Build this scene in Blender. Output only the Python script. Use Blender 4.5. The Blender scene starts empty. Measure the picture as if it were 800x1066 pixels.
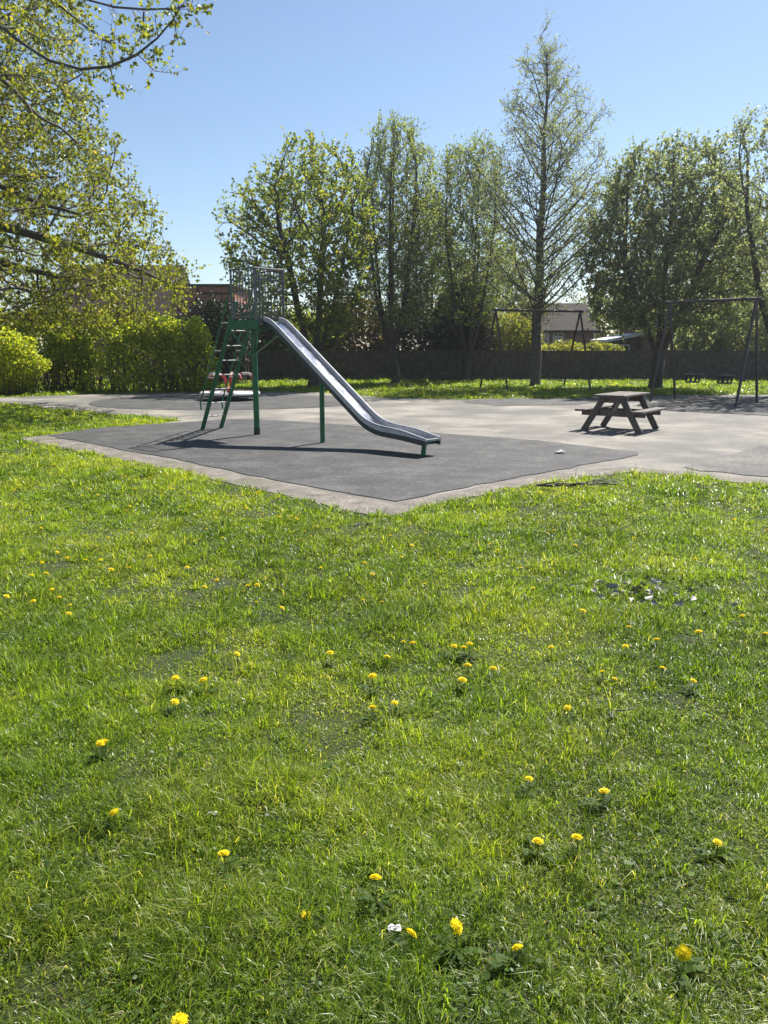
import bpy, math, random
import numpy as np
from mathutils import Vector
random.seed(7)
RNG = np.random.default_rng(11)
S = bpy.context.scene
COL = S.collection

# ------------------------------------------------------------------ camera maths (pixel of the 800x1066 photo -> ground)
F_PX = 810.0
PITCH = math.atan(173 / F_PX)
EYE = 1.55
def ray(u, v):
    x = (u - 400) / F_PX; y = -(v - 533) / F_PX
    return (x, math.cos(PITCH) + y * math.sin(PITCH), -math.sin(PITCH) + y * math.cos(PITCH))
def G(u, v, z=0.0):
    d = ray(u, v); k = (z - EYE) / d[2]
    return (d[0] * k, d[1] * k)
def Z(u, v, Y):
    d = ray(u, v); k = Y / d[1]
    return np.array((d[0] * k, Y, EYE + d[2] * k))

# ------------------------------------------------------------------ object helpers
def tag(o, label=None, cat=None, group=None, kind=None):
    if label: o['label'] = label
    if cat: o['category'] = cat
    if group: o['group'] = group
    if kind: o['kind'] = kind
    return o
def empty(name, loc, label, cat, group=None):
    o = bpy.data.objects.new(name, None); COL.objects.link(o)
    o.location = loc; o.empty_display_size = 0.1
    return tag(o, label, cat, group)
def np_mesh(name, V, tris=None, quads=None, smooth=False, attr=None, attr_face=None):
    me = bpy.data.meshes.new(name)
    V = np.ascontiguousarray(V, dtype=np.float32)
    me.vertices.add(len(V)); me.vertices.foreach_set('co', V.ravel())
    nt = 0 if tris is None else len(tris); nq = 0 if quads is None else len(quads)
    loops = []; tot = []
    if nq: loops.append(np.asarray(quads, dtype=np.int32).ravel()); tot.append(np.full(nq, 4, np.int32))
    if nt: loops.append(np.asarray(tris, dtype=np.int32).ravel()); tot.append(np.full(nt, 3, np.int32))
    loops = np.concatenate(loops); tot = np.concatenate(tot)
    me.loops.add(len(loops)); me.loops.foreach_set('vertex_index', loops)
    me.polygons.add(len(tot))
    st = np.zeros(len(tot), np.int32); st[1:] = np.cumsum(tot)[:-1]
    me.polygons.foreach_set('loop_start', st)
    if smooth: me.polygons.foreach_set('use_smooth', np.ones(len(tot), bool))
    if attr is not None:
        a = me.attributes.new('tint', 'FLOAT', 'POINT'); a.data.foreach_set('value', np.asarray(attr, np.float32))
    me.update(calc_edges=True); me.validate()
    return me
def link(name, me, mat, parent=None):
    o = bpy.data.objects.new(name, me); COL.objects.link(o)
    if mat is not None: me.materials.append(mat)
    if parent is not None: o.parent = parent
    return o

class MB:
    """collects shapes in world space"""
    def __init__(s): s.v = []; s.f = []
    def add(s, V, Fs):
        b = len(s.v); s.v += [tuple(map(float, p)) for p in V]; s.f += [tuple(i + b for i in f) for f in Fs]
    def frame_box(s, c, ax, ay, az, hx, hy, hz, bev=0.0):
        c = np.array(c, float); ax, ay, az = (np.array(a, float) for a in (ax, ay, az))
        if bev <= 0:
            V = [c + ax * hx * i + ay * hy * j + az * hz * k for i in (-1, 1) for j in (-1, 1) for k in (-1, 1)]
            s.add(V, [(0, 1, 3, 2), (4, 6, 7, 5), (0, 4, 5, 1), (2, 3, 7, 6), (0, 2, 6, 4), (1, 5, 7, 3)])
        else:   # long axis = ax, chamfered cross-section
            b = min(bev, hy * .9, hz * .9)
            prof = [(-hy + b, -hz), (hy - b, -hz), (hy, -hz + b), (hy, hz - b), (hy - b, hz), (-hy + b, hz), (-hy, hz - b), (-hy, -hz + b)]
            V = [c + ax * hx * i + ay * p[0] + az * p[1] for i in (-1, 1) for p in prof]
            Fs = [tuple(range(7, -1, -1)), tuple(range(8, 16))]
            for k in range(8): Fs.append((k, (k + 1) % 8, 8 + (k + 1) % 8, 8 + k))
            s.add(V, Fs)
    def box(s, lo, hi):
        c = [(a + b) / 2 for a, b in zip(lo, hi)]; h = [(b - a) / 2 for a, b in zip(lo, hi)]
        s.frame_box(c, (1, 0, 0), (0, 1, 0), (0, 0, 1), *h)
    def bar(s, p0, p1, w, h, up=(0, 0, 1), bev=0.0):
        p0 = np.array(p0, float); p1 = np.array(p1, float); d = p1 - p0; L = np.linalg.norm(d); d /= L
        u = np.array(up, float)
        if abs(d @ u) > .98: u = np.array((0, 1, 0.))
        y = np.cross(u, d); y /= np.linalg.norm(y); z = np.cross(d, y)
        s.frame_box((p0 + p1) / 2, d, y, z, L / 2, w / 2, h / 2, bev)
    def tube(s, P, r, n=8):
        P = [np.array(p, float) for p in P]; R = r if hasattr(r, '__len__') else [r] * len(P)
        T = []
        for i in range(len(P)):
            t = P[min(i + 1, len(P) - 1)] - P[max(i - 1, 0)]; T.append(t / (np.linalg.norm(t) + 1e-9))
        m = np.abs(np.mean(T, axis=0)); ref = np.eye(3)[int(np.argmin(m))]
        V = []; Fs = []
        for p, t, rr in zip(P, T, R):
            a = np.cross(ref, t); a /= np.linalg.norm(a); b = np.cross(t, a)
            for k in range(n):
                an = 2 * math.pi * k / n; V.append(p + rr * (a * math.cos(an) + b * math.sin(an)))
        for i in range(len(P) - 1):
            for k in range(n):
                k2 = (k + 1) % n; Fs.append((i * n + k, i * n + k2, (i + 1) * n + k2, (i + 1) * n + k))
        Fs.append(tuple(range(n - 1, -1, -1))); Fs.append(tuple((len(P) - 1) * n + k for k in range(n)))
        s.add(V, Fs)
    def lathe(s, c, prof, n=32):
        V = []; Fs = []
        for r, z in prof:
            for k in range(n):
                a = 2 * math.pi * k / n; V.append((c[0] + r * math.cos(a), c[1] + r * math.sin(a), c[2] + z))
        for i in range(len(prof) - 1):
            for k in range(n):
                k2 = (k + 1) % n; Fs.append((i * n + k, i * n + k2, (i + 1) * n + k2, (i + 1) * n + k))
        Fs.append(tuple(range(n - 1, -1, -1))); Fs.append(tuple((len(prof) - 1) * n + k for k in range(n)))
        s.add(V, Fs)
    def build(s, name, mat, parent=None, smooth=False):
        off = np.zeros(3); p = parent
        while p is not None: off = off + np.array(p.location); p = p.parent
        me = bpy.data.meshes.new(name)
        me.from_pydata([tuple(np.array(v) - off) for v in s.v], [], s.f); me.update()
        if smooth:
            me.polygons.foreach_set('use_smooth', np.ones(len(me.polygons), bool))
            me.set_sharp_from_angle(angle=math.radians(40))
        return link(name, me, mat, parent)

# ------------------------------------------------------------------ materials
def mat(name):
    m = bpy.data.materials.new(name); m.use_nodes = True
    nt = m.node_tree; nt.nodes.clear()
    out = nt.nodes.new('ShaderNodeOutputMaterial')
    return m, nt, out
def N(nt, t, **kw):
    n = nt.nodes.new(t)
    for k, v in kw.items(): setattr(n, k, v)
    return n
def ramp(nt, fac, stops):
    r = N(nt, 'ShaderNodeValToRGB'); e = r.color_ramp.elements
    while len(e) > 1: e.remove(e[-1])
    e[0].position = stops[0][0]; e[0].color = (*stops[0][1], 1)
    for p, c in stops[1:]:
        x = e.new(p); x.color = (*c, 1)
    nt.links.new(fac, r.inputs[0]); return r.outputs[0]
def noise(nt, scale, detail=4, rough=.6, coord='Object', vec=None):
    n = N(nt, 'ShaderNodeTexNoise'); n.inputs['Scale'].default_value = scale
    n.inputs['Detail'].default_value = detail; n.inputs['Roughness'].default_value = rough
    if vec is None:
        tc = N(nt, 'ShaderNodeTexCoord'); vec = tc.outputs[coord]
    nt.links.new(vec, n.inputs['Vector']); return n
def mixc(nt, fac, a, b, mode='MIX'):
    m = N(nt, 'ShaderNodeMix', data_type='RGBA', blend_type=mode)
    for s, v in ((m.inputs[0], fac), (m.inputs[6], a), (m.inputs[7], b)):
        if hasattr(v, 'is_linked') or isinstance(v, bpy.types.NodeSocket): nt.links.new(v, s)
        elif isinstance(v, (tuple, list)): s.default_value = (*v, 1)
        else: s.default_value = v
    return m.outputs[2]
def surf(name, stops, scale=6, rough=.7, metal=0.0, bump=0.0, bscale=None, spec=.5, detail=6, rvar=0.0, second=None, speck=None):
    """noise-coloured principled surface"""
    m, nt, out = mat(name)
    b = N(nt, 'ShaderNodeBsdfPrincipled'); nt.links.new(b.outputs[0], out.inputs[0])
    n = noise(nt, scale, detail)
    c = ramp(nt, n.outputs[0], stops)
    if second:
        n2 = noise(nt, second[0], 5); f = ramp(nt, n2.outputs[0], [(second[1], (0, 0, 0)), (second[2], (1, 1, 1))])
        c = mixc(nt, f, c, second[3])
    if speck:   # stone and crumb grain
        n4 = noise(nt, speck[0], 6, .8); k = speck[1]
        c = mixc(nt, 1.0, c, ramp(nt, n4.outputs[0], [(.32, (1 - k,) * 3), (.5, (1, 1, 1)), (.68, (1 + k * 1.8,) * 3)]), 'MULTIPLY')
    nt.links.new(c, b.inputs['Base Color'])
    b.inputs['Roughness'].default_value = rough; b.inputs['Metallic'].default_value = metal
    b.inputs['Specular IOR Level'].default_value = spec
    if rvar:
        mr = N(nt, 'ShaderNodeMapRange'); n3 = noise(nt, scale * 2, 4); nt.links.new(n3.outputs[0], mr.inputs[0])
        mr.inputs[1].default_value = .3; mr.inputs[2].default_value = .7
        mr.inputs[3].default_value = rough - rvar; mr.inputs[4].default_value = rough + rvar
        nt.links.new(mr.outputs[0], b.inputs['Roughness'])
    if bump:
        bn = noise(nt, bscale or scale * 6, 5); bp = N(nt, 'ShaderNodeBump'); bp.inputs['Strength'].default_value = bump
        bp.inputs['Distance'].default_value = .02
        nt.links.new(bn.outputs[0], bp.inputs['Height']); nt.links.new(bp.outputs[0], b.inputs['Normal'])
    return m
def leafy(name, stops, trans=.45, rough=.45, spec=.35, patch=None, tsat=(1.25, 1.2, .55)):
    """thin leaf: reflects and lets light through; 'tint' picks the leaf's own colour"""
    m, nt, out = mat(name)
    at = N(nt, 'ShaderNodeAttribute'); at.attribute_name = 'tint'
    c = ramp(nt, at.outputs['Fac'], stops)
    if patch:
        n = noise(nt, patch[0], 4); f = ramp(nt, n.outputs[0], [(patch[1], (0, 0, 0)), (patch[2], (1, 1, 1))])
        c = mixc(nt, f, c, mixc(nt, 1.0, c, patch[3], 'MULTIPLY'))
    b = N(nt, 'ShaderNodeBsdfPrincipled'); nt.links.new(c, b.inputs['Base Color'])
    b.inputs['Roughness'].default_value = rough; b.inputs['Specular IOR Level'].default_value = spec
    t = N(nt, 'ShaderNodeBsdfTranslucent'); nt.links.new(mixc(nt, 1.0, c, tsat, 'MULTIPLY'), t.inputs[0])
    mx = N(nt, 'ShaderNodeMixShader'); mx.inputs[0].default_value = trans
    nt.links.new(b.outputs[0], mx.inputs[1]); nt.links.new(t.outputs[0], mx.inputs[2]); nt.links.new(mx.outputs[0], out.inputs[0])
    return m

M = {}
M['grass'] = leafy('grass_blades', [(0, (.050, .085, .014)), (.3, (.145, .205, .024)), (.6, (.25, .305, .04)), (.9, (.36, .39, .07)), (.94, (.42, .37, .16)), (1, (.55, .48, .27))],
                   trans=.52, rough=.36, spec=.45, patch=(.9, .42, .62, (.70, .84, .7)), tsat=(1.78, 1.84, .42))
M['clover'] = leafy('clover_leaf', [(0, (.035, .08, .016)), (.5, (.07, .13, .022)), (1, (.12, .18, .035))], .35, .5, .3)
M['soil'] = surf('lawn_soil', [(.3, (.012, .020, .004)), (.5, (.028, .042, .008)), (.7, (.060, .064, .018))], 9, .9, bump=.8, bscale=160, speck=(120, .75))
M['bark'] = surf('bark', [(.3, (.030, .026, .022)), (.6, (.075, .065, .052)), (.8, (.13, .115, .09))], 7, .9, bump=.5, bscale=30)
M['bark_pale'] = surf('bark_pale', [(.3, (.05, .045, .038)), (.6, (.12, .105, .085)), (.8, (.2, .18, .15))], 6, .9, bump=.4, bscale=30)
M['tarmac'] = surf('worn_tarmac', [(.3, (.080, .076, .068)), (.42, (.125, .117, .102)), (.52, (.185, .171, .147)), (.68, (.26, .237, .198))], .7, .85, bump=.5, bscale=60, detail=10,
                   second=(.3, .5, .62, (.10, .096, .09)), speck=(34, .35))
M['kerb_concrete'] = surf('border_concrete', [(.3, (.085, .076, .065)), (.5, (.15, .131, .113)), (.72, (.225, .198, .17))], 3.5, .9, bump=.5, bscale=50, detail=9,
                          second=(1.1, .52, .68, (.10, .10, .06)), speck=(30, .4))
M['rubber'] = surf('safety_rubber', [(.3, (.020, .020, .021)), (.5, (.036, .036, .037)), (.7, (.066, .065, .064))], 2.2, .8, bump=.5, bscale=90, detail=12,
                   second=(.8, .54, .7, (.072, .071, .069)), speck=(16, .6))
M['worn_rubber'] = surf('worn_rubber', [(.3, (.045, .044, .042)), (.5, (.075, .073, .069)), (.7, (.12, .115, .105))], 1.6, .85, bump=.4, bscale=80, detail=9, second=(.7, .5, .64, (.13, .122, .108)), speck=(16, .5))
M['green_paint'] = surf('green_paint', [(.3, (.008, .10, .040)), (.6, (.013, .14, .058)), (.8, (.022, .17, .075))], 5, .35, spec=.5, rvar=.1)
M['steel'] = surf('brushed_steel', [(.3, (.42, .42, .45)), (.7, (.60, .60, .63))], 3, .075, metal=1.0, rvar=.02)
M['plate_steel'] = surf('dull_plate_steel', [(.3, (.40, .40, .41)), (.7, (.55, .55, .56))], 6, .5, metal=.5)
M['side_shade_steel'] = surf('painted_shade_side_steel', [(.3, (.035, .042, .042)), (.7, (.07, .078, .078))], 5, .5, metal=.3)  # shade on the chute's outer side is put into this dark colour
M['galv'] = surf('galvanised', [(.3, (.09, .095, .10)), (.7, (.18, .185, .19))], 14, .5, metal=.6, rvar=.1)
M['zinc'] = surf('bright_zinc', [(.3, (.28, .28, .27)), (.7, (.40, .40, .39))], 10, .6, metal=.15)
M['dark_tube'] = surf('dark_swing_paint', [(.3, (.035, .028, .030)), (.6, (.06, .042, .044)), (.8, (.09, .06, .055))], 6, .5)
M['red_tube'] = surf('red_paint', [(.3, (.30, .02, .02)), (.7, (.45, .04, .035))], 6, .4)
M['black_rubber'] = surf('black_rubber', [(.3, (.015, .015, .016)), (.7, (.035, .035, .037))], 9, .6)
M['plank'] = surf('dark_stained_plank', [(.3, (.038, .029, .025)), (.5, (.075, .058, .049)), (.75, (.13, .104, .088))], 5, .46, bump=.25, bscale=25, spec=.6, rvar=.1)
M['fence_wood'] = surf('fence_wood', [(.3, (.025, .022, .020)), (.45, (.05, .042, .037)), (.6, (.085, .072, .06)), (.75, (.14, .12, .10))], 5, .85, bump=.3, bscale=18)
M['brick'] = surf('brick', [(.3, (.13, .065, .05)), (.5, (.2, .095, .07)), (.75, (.28, .15, .11))], 5, .9, bump=.3)
M['white_paint'] = surf('white_paint', [(.3, (.68, .68, .66)), (.7, (.82, .82, .8))], 4, .5)
M['glass'] = surf('dark_glass', [(.3, (.03, .035, .04)), (.7, (.06, .065, .07))], 2, .08, spec=.8)
M['deck_grey'] = surf('roundabout_deck', [(.3, (.42, .38, .37)), (.7, (.56, .52, .50))], 9, .6, rvar=.1)
M['rim_pale'] = surf('roundabout_rim', [(.3, (.62, .56, .55)), (.7, (.78, .74, .72))], 6, .5)
M['paper'] = surf('paper_scrap', [(.3, (.42, .41, .39)), (.7, (.62, .61, .59))], 60, .8)
M['dry_leaf'] = surf('dry_leaf', [(.3, (.14, .125, .105)), (.5, (.30, .28, .25)), (.75, (.5, .48, .46))], 18, .55)
M['twig'] = surf('twig', [(.3, (.06, .05, .045)), (.7, (.16, .14, .12))], 12, .8)
M['petal'] = surf('petal', [(.3, (.74, .56, .008)), (.6, (.82, .67, .012)), (.8, (.86, .73, .02))], 90, .6, spec=.2)
_nt = M['petal'].node_tree; _b = [q for q in _nt.nodes if q.type == 'BSDF_PRINCIPLED'][0]; _o = [q for q in _nt.nodes if q.type == 'OUTPUT_MATERIAL'][0]
_t = _nt.nodes.new('ShaderNodeBsdfTranslucent'); _t.inputs[0].default_value = (.92, .80, .03, 1); _m = _nt.nodes.new('ShaderNodeMixShader'); _m.inputs[0].default_value = .4
_nt.links.new(_b.outputs[0], _m.inputs[1]); _nt.links.new(_t.outputs[0], _m.inputs[2]); _nt.links.new(_m.outputs[0], _o.inputs[0])
M['flower_stem'] = surf('flower_stem', [(.3, (.09, .12, .03)), (.7, (.16, .16, .06))], 60, .5)
M['rosette'] = leafy('rosette_leaf', [(0, (.03, .065, .010)), (1, (.07, .12, .016))], .4, .6, .2)
def tiles(name, c1, c2, c3, rows, rough=.85):
    m, nt, out = mat(name); b = N(nt, 'ShaderNodeBsdfPrincipled'); nt.links.new(b.outputs[0], out.inputs[0])
    tc = N(nt, 'ShaderNodeTexCoord'); br = N(nt, 'ShaderNodeTexBrick'); mp = N(nt, 'ShaderNodeMapping')
    mp.inputs['Rotation'].default_value = (math.radians(90), 0, 0)
    nt.links.new(tc.outputs['Object'], mp.inputs[0]); nt.links.new(mp.outputs[0], br.inputs['Vector'])
    br.inputs['Color1'].default_value = (*c1, 1); br.inputs['Color2'].default_value = (*c2, 1); br.inputs['Mortar'].default_value = (*c3, 1)
    br.inputs['Scale'].default_value = 1.0; br.inputs['Brick Width'].default_value = rows[0]; br.inputs['Row Height'].default_value = rows[1]
    br.inputs['Mortar Size'].default_value = rows[2]
    n = noise(nt, 1.3, 4); c = mixc(nt, .5, br.outputs[0], mixc(nt, 1.0, br.outputs[0], ramp(nt, n.outputs[0], [(.3, (.5, .5, .5)), (.7, (1.4, 1.35, 1.3))]), 'MULTIPLY'))
    nt.links.new(c, b.inputs['Base Color']); b.inputs['Roughness'].default_value = rough; b.inputs['Specular IOR Level'].default_value = .12
    return m
M['roof_tile'] = tiles('roof_tile', (.058, .041, .035), (.048, .034, .029), (.028, .02, .018), (.3, .28, .03))
M['roof_brown'] = tiles('roof_brown', (.040, .032, .024), (.032, .026, .020), (.018, .014, .012), (.3, .28, .03))
M['brickwork'] = tiles('brickwork', (.22, .10, .075), (.17, .08, .06), (.25, .2, .17), (.23, .075, .01))
M['cladding'] = tiles('cladding', (.40, .19, .15), (.33, .155, .12), (.09, .05, .04), (6.0, .42, .06))

# ------------------------------------------------------------------ world, sun, camera
SUN_AZ, SUN_EL = math.radians(36), math.radians(51)
w = bpy.data.worlds.new('World'); S.world = w; w.use_nodes = True
bg = w.node_tree.nodes['Background']
sky = w.node_tree.nodes.new('ShaderNodeTexSky'); sky.sky_type = 'NISHITA'; sky.sun_disc = False
sky.sun_elevation = SUN_EL; sky.sun_rotation = SUN_AZ; sky.air_density = 1.0; sky.dust_density = .2; sky.ozone_density = 2.6
w.node_tree.links.new(sky.outputs[0], bg.inputs[0]); bg.inputs[1].default_value = .062
sd = bpy.data.lights.new('sun', 'SUN'); sd.energy = 4.8; sd.angle = math.radians(.53); sd.color = (1, .95, .87)
so = bpy.data.objects.new('sun', sd); COL.objects.link(so)
sv = Vector((math.sin(SUN_AZ) * math.cos(SUN_EL), math.cos(SUN_AZ) * math.cos(SUN_EL), math.sin(SUN_EL)))
so.rotation_euler = (-sv).to_track_quat('-Z', 'Y').to_euler(); so.location = sv * 60
cd = bpy.data.cameras.new('camera'); co = bpy.data.objects.new('camera', cd); COL.objects.link(co)
cd.sensor_fit = 'VERTICAL'; cd.sensor_height = 24; cd.lens = F_PX / 1066 * 24; cd.clip_start = .05; cd.clip_end = 3000
co.location = (0, 0, EYE); co.rotation_euler = (math.pi / 2 - PITCH, 0, 0); S.camera = co
S.view_settings.view_transform = 'Standard'; S.view_settings.look = 'None'; S.view_settings.exposure = 1.15; S.view_settings.gamma = 1
S.cycles.max_bounces = 7; S.cycles.diffuse_bounces = 3; S.cycles.glossy_bounces = 2; S.cycles.transmission_bounces = 4
S.cycles.use_denoising = True; S.cycles.denoiser = 'OPENIMAGEDENOISE'; S.cycles.denoising_input_passes = 'RGB_ALBEDO_NORMAL'; S.cycles.denoising_prefilter = 'ACCURATE'

# thin scattering volume added to imitate lens glare towards the sun
hm, hnt, hout = mat('glare_haze_air')
hv = hnt.nodes.new('ShaderNodeVolumePrincipled'); hv.inputs['Color'].default_value = (.93, .96, 1, 1)
hv.inputs['Density'].default_value = .0007; hv.inputs['Anisotropy'].default_value = .65
hnt.links.new(hv.outputs[0], hout.inputs['Volume'])
hb = MB(); hb.box((-310, -310, -1), (310, 310, 24)); tag(hb.build('glare_haze', hm), 'thin pale air volume added to imitate lens glare', 'glare_haze', kind='stuff')
S.cycles.volume_bounces = 0

# ------------------------------------------------------------------ noise fields for scattering
class VN:
    def __init__(s, seed, n=256): s.t = np.random.default_rng(seed).random((n, n)); s.n = n
    def __call__(s, x, y):
        xi = np.floor(x).astype(int); yi = np.floor(y).astype(int); fx = x - xi; fy = y - yi
        fx = fx * fx * (3 - 2 * fx); fy = fy * fy * (3 - 2 * fy); n = s.n
        a = s.t[xi % n, yi % n]; b = s.t[(xi + 1) % n, yi % n]; c = s.t[xi % n, (yi + 1) % n]; d = s.t[(xi + 1) % n, (yi + 1) % n]
        return (a * (1 - fx) + b * fx) * (1 - fy) + (c * (1 - fx) + d * fx) * fy
v1, v2, v3, v4 = VN(1), VN(2), VN(3), VN(4)
def inside(poly, x, y):
    r = np.zeros(x.shape, bool); j = len(poly) - 1
    for i in range(len(poly)):
        xi, yi = poly[i]; xj, yj = poly[j]
        c = ((yi > y) != (yj > y)) & (x < (xj - xi) * (y - yi) / (yj - yi + 1e-12) + xi)
        r ^= c; j = i
    return r
def wobble(poly, step=.25, amp=.03, seed=0, closed=True):
    """subdivide a ground outline and roughen it"""
    rr = np.random.default_rng(seed); out = []
    n = len(poly)
    for i in range(n):
        a = np.array(poly[i]); b = np.array(poly[(i + 1) % n]); L = np.linalg.norm(b - a)
        k = max(1, min(60, int(L / step)))
        nrm = np.array((-(b - a)[1], (b - a)[0])) / (L + 1e-9)
        for q in range(k):
            out.append(tuple(a + (b - a) * q / k + nrm * rr.normal(0, amp) * (0 if q == 0 else 1)))
    return out
def sheet(name, poly, z, m, label=None):
    me = bpy.data.meshes.new(name); me.from_pydata([(x, y, z) for x, y in poly], [], [tuple(range(len(poly)))]); me.update()
    if me.polygons[0].normal.z < 0: me.flip_normals()
    o = link(name, me, m); o['kind'] = 'structure'
    if label: o['label'] = label
    return o

# ------------------------------------------------------------------ the ground
me = bpy.data.meshes.new('ground'); R = 300
me.from_pydata([(-R, -R, 0), (R, -R, 0), (R, R, 0), (-R, R, 0)], [], [(0, 1, 2, 3)])
link('ground', me, M['soil'])['kind'] = 'structure'
px = lambda L: [G(*q) for q in L]
yard_front = px([(28, 459), (50, 463), (87, 471), (150, 483), (200, 494), (260, 508), (330, 523), (372, 534), (402, 538), (440, 530), (480, 519), (540, 508), (600, 498), (650, 492), (690, 494), (740, 499), (800, 505), (1000, 525)])
yard_back = [(26, 16), (26, 25.5)] + px([(800, 411), (700, 411.5), (600, 415), (480, 416), (400, 414), (330, 408.5), (250, 407.5), (100, 410.5), (0, 414)]) + [(-19, 25.0), (-19, 22.6)]
tongue = px([(0, 419), (40, 424), (75, 428), (110, 431), (150, 434), (190, 438.5), (150, 442.5), (100, 446), (50, 453), (22, 456)])
YARD = yard_front + yard_back + tongue
YARDW = wobble(YARD, .2, .035, 3)
sheet('playground_tarmac', YARDW, .004, M['tarmac'])
slide_pad = px([(50, 454), (110, 465), (150, 473), (200, 482), (300, 503), (370, 516), (412, 523), (470, 511), (570, 492), (665, 474), (665, 471.5), (620, 466), (560, 459), (463, 452), (410, 447), (360, 443), (290, 438), (240, 436.5), (175, 441), (100, 446.5)])
bz = px([(26, 459.5), (50, 463.5), (87, 471.5), (150, 483.5), (200, 494.5), (260, 508.5), (330, 523.5), (372, 534.5), (402, 538.5), (440, 530.5), (480, 519.5), (540, 508.5), (600, 498.5), (650, 492.5), (690, 494.5), (740, 499.5), (800, 505.5), (1000, 525.5),
         (1000, 519), (800, 500), (740, 494.5), (690, 489.5), (650, 486), (600, 491), (570, 494), (470, 513), (412, 525), (370, 518), (300, 505), (200, 484), (150, 474.8), (110, 466.8), (50, 455)])
sheet('concrete_border', wobble(bz, .25, .02, 5), .008, M['kerb_concrete'])
sheet('slide_rubber_pad', wobble(slide_pad, .22, .022, 6), .012, M['rubber'])
cx, cy = -4.4, 22.3
sheet('roundabout_rubber_pad', [(cx + 3.9 * math.cos(a) * (1 + .02 * math.sin(5 * a)), cy + 3.1 * math.sin(a)) for a in np.linspace(0, 2 * math.pi, 64, endpoint=False)], .012, M['rubber'])
sheet('swing_rubber_pad', wobble(px([(482, 419), (500, 415.5), (560, 413), (668, 412.5), (672, 415), (600, 421.5), (520, 423)]), .4, .03, 8), .012, M['rubber'])
sheet('swing_rubber_pad', wobble(px([(672, 424), (690, 418), (735, 413.5), (900, 413.5), (940, 424), (800, 433), (700, 428)]), .4, .03, 9), .016, M['rubber'])
sheet('edge_rubber_pad', wobble(px([(728, 491), (712, 487), (800, 462), (950, 462), (1000, 512), (800, 497)]), .2, .05, 10), .012, M['worn_rubber'])

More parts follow.
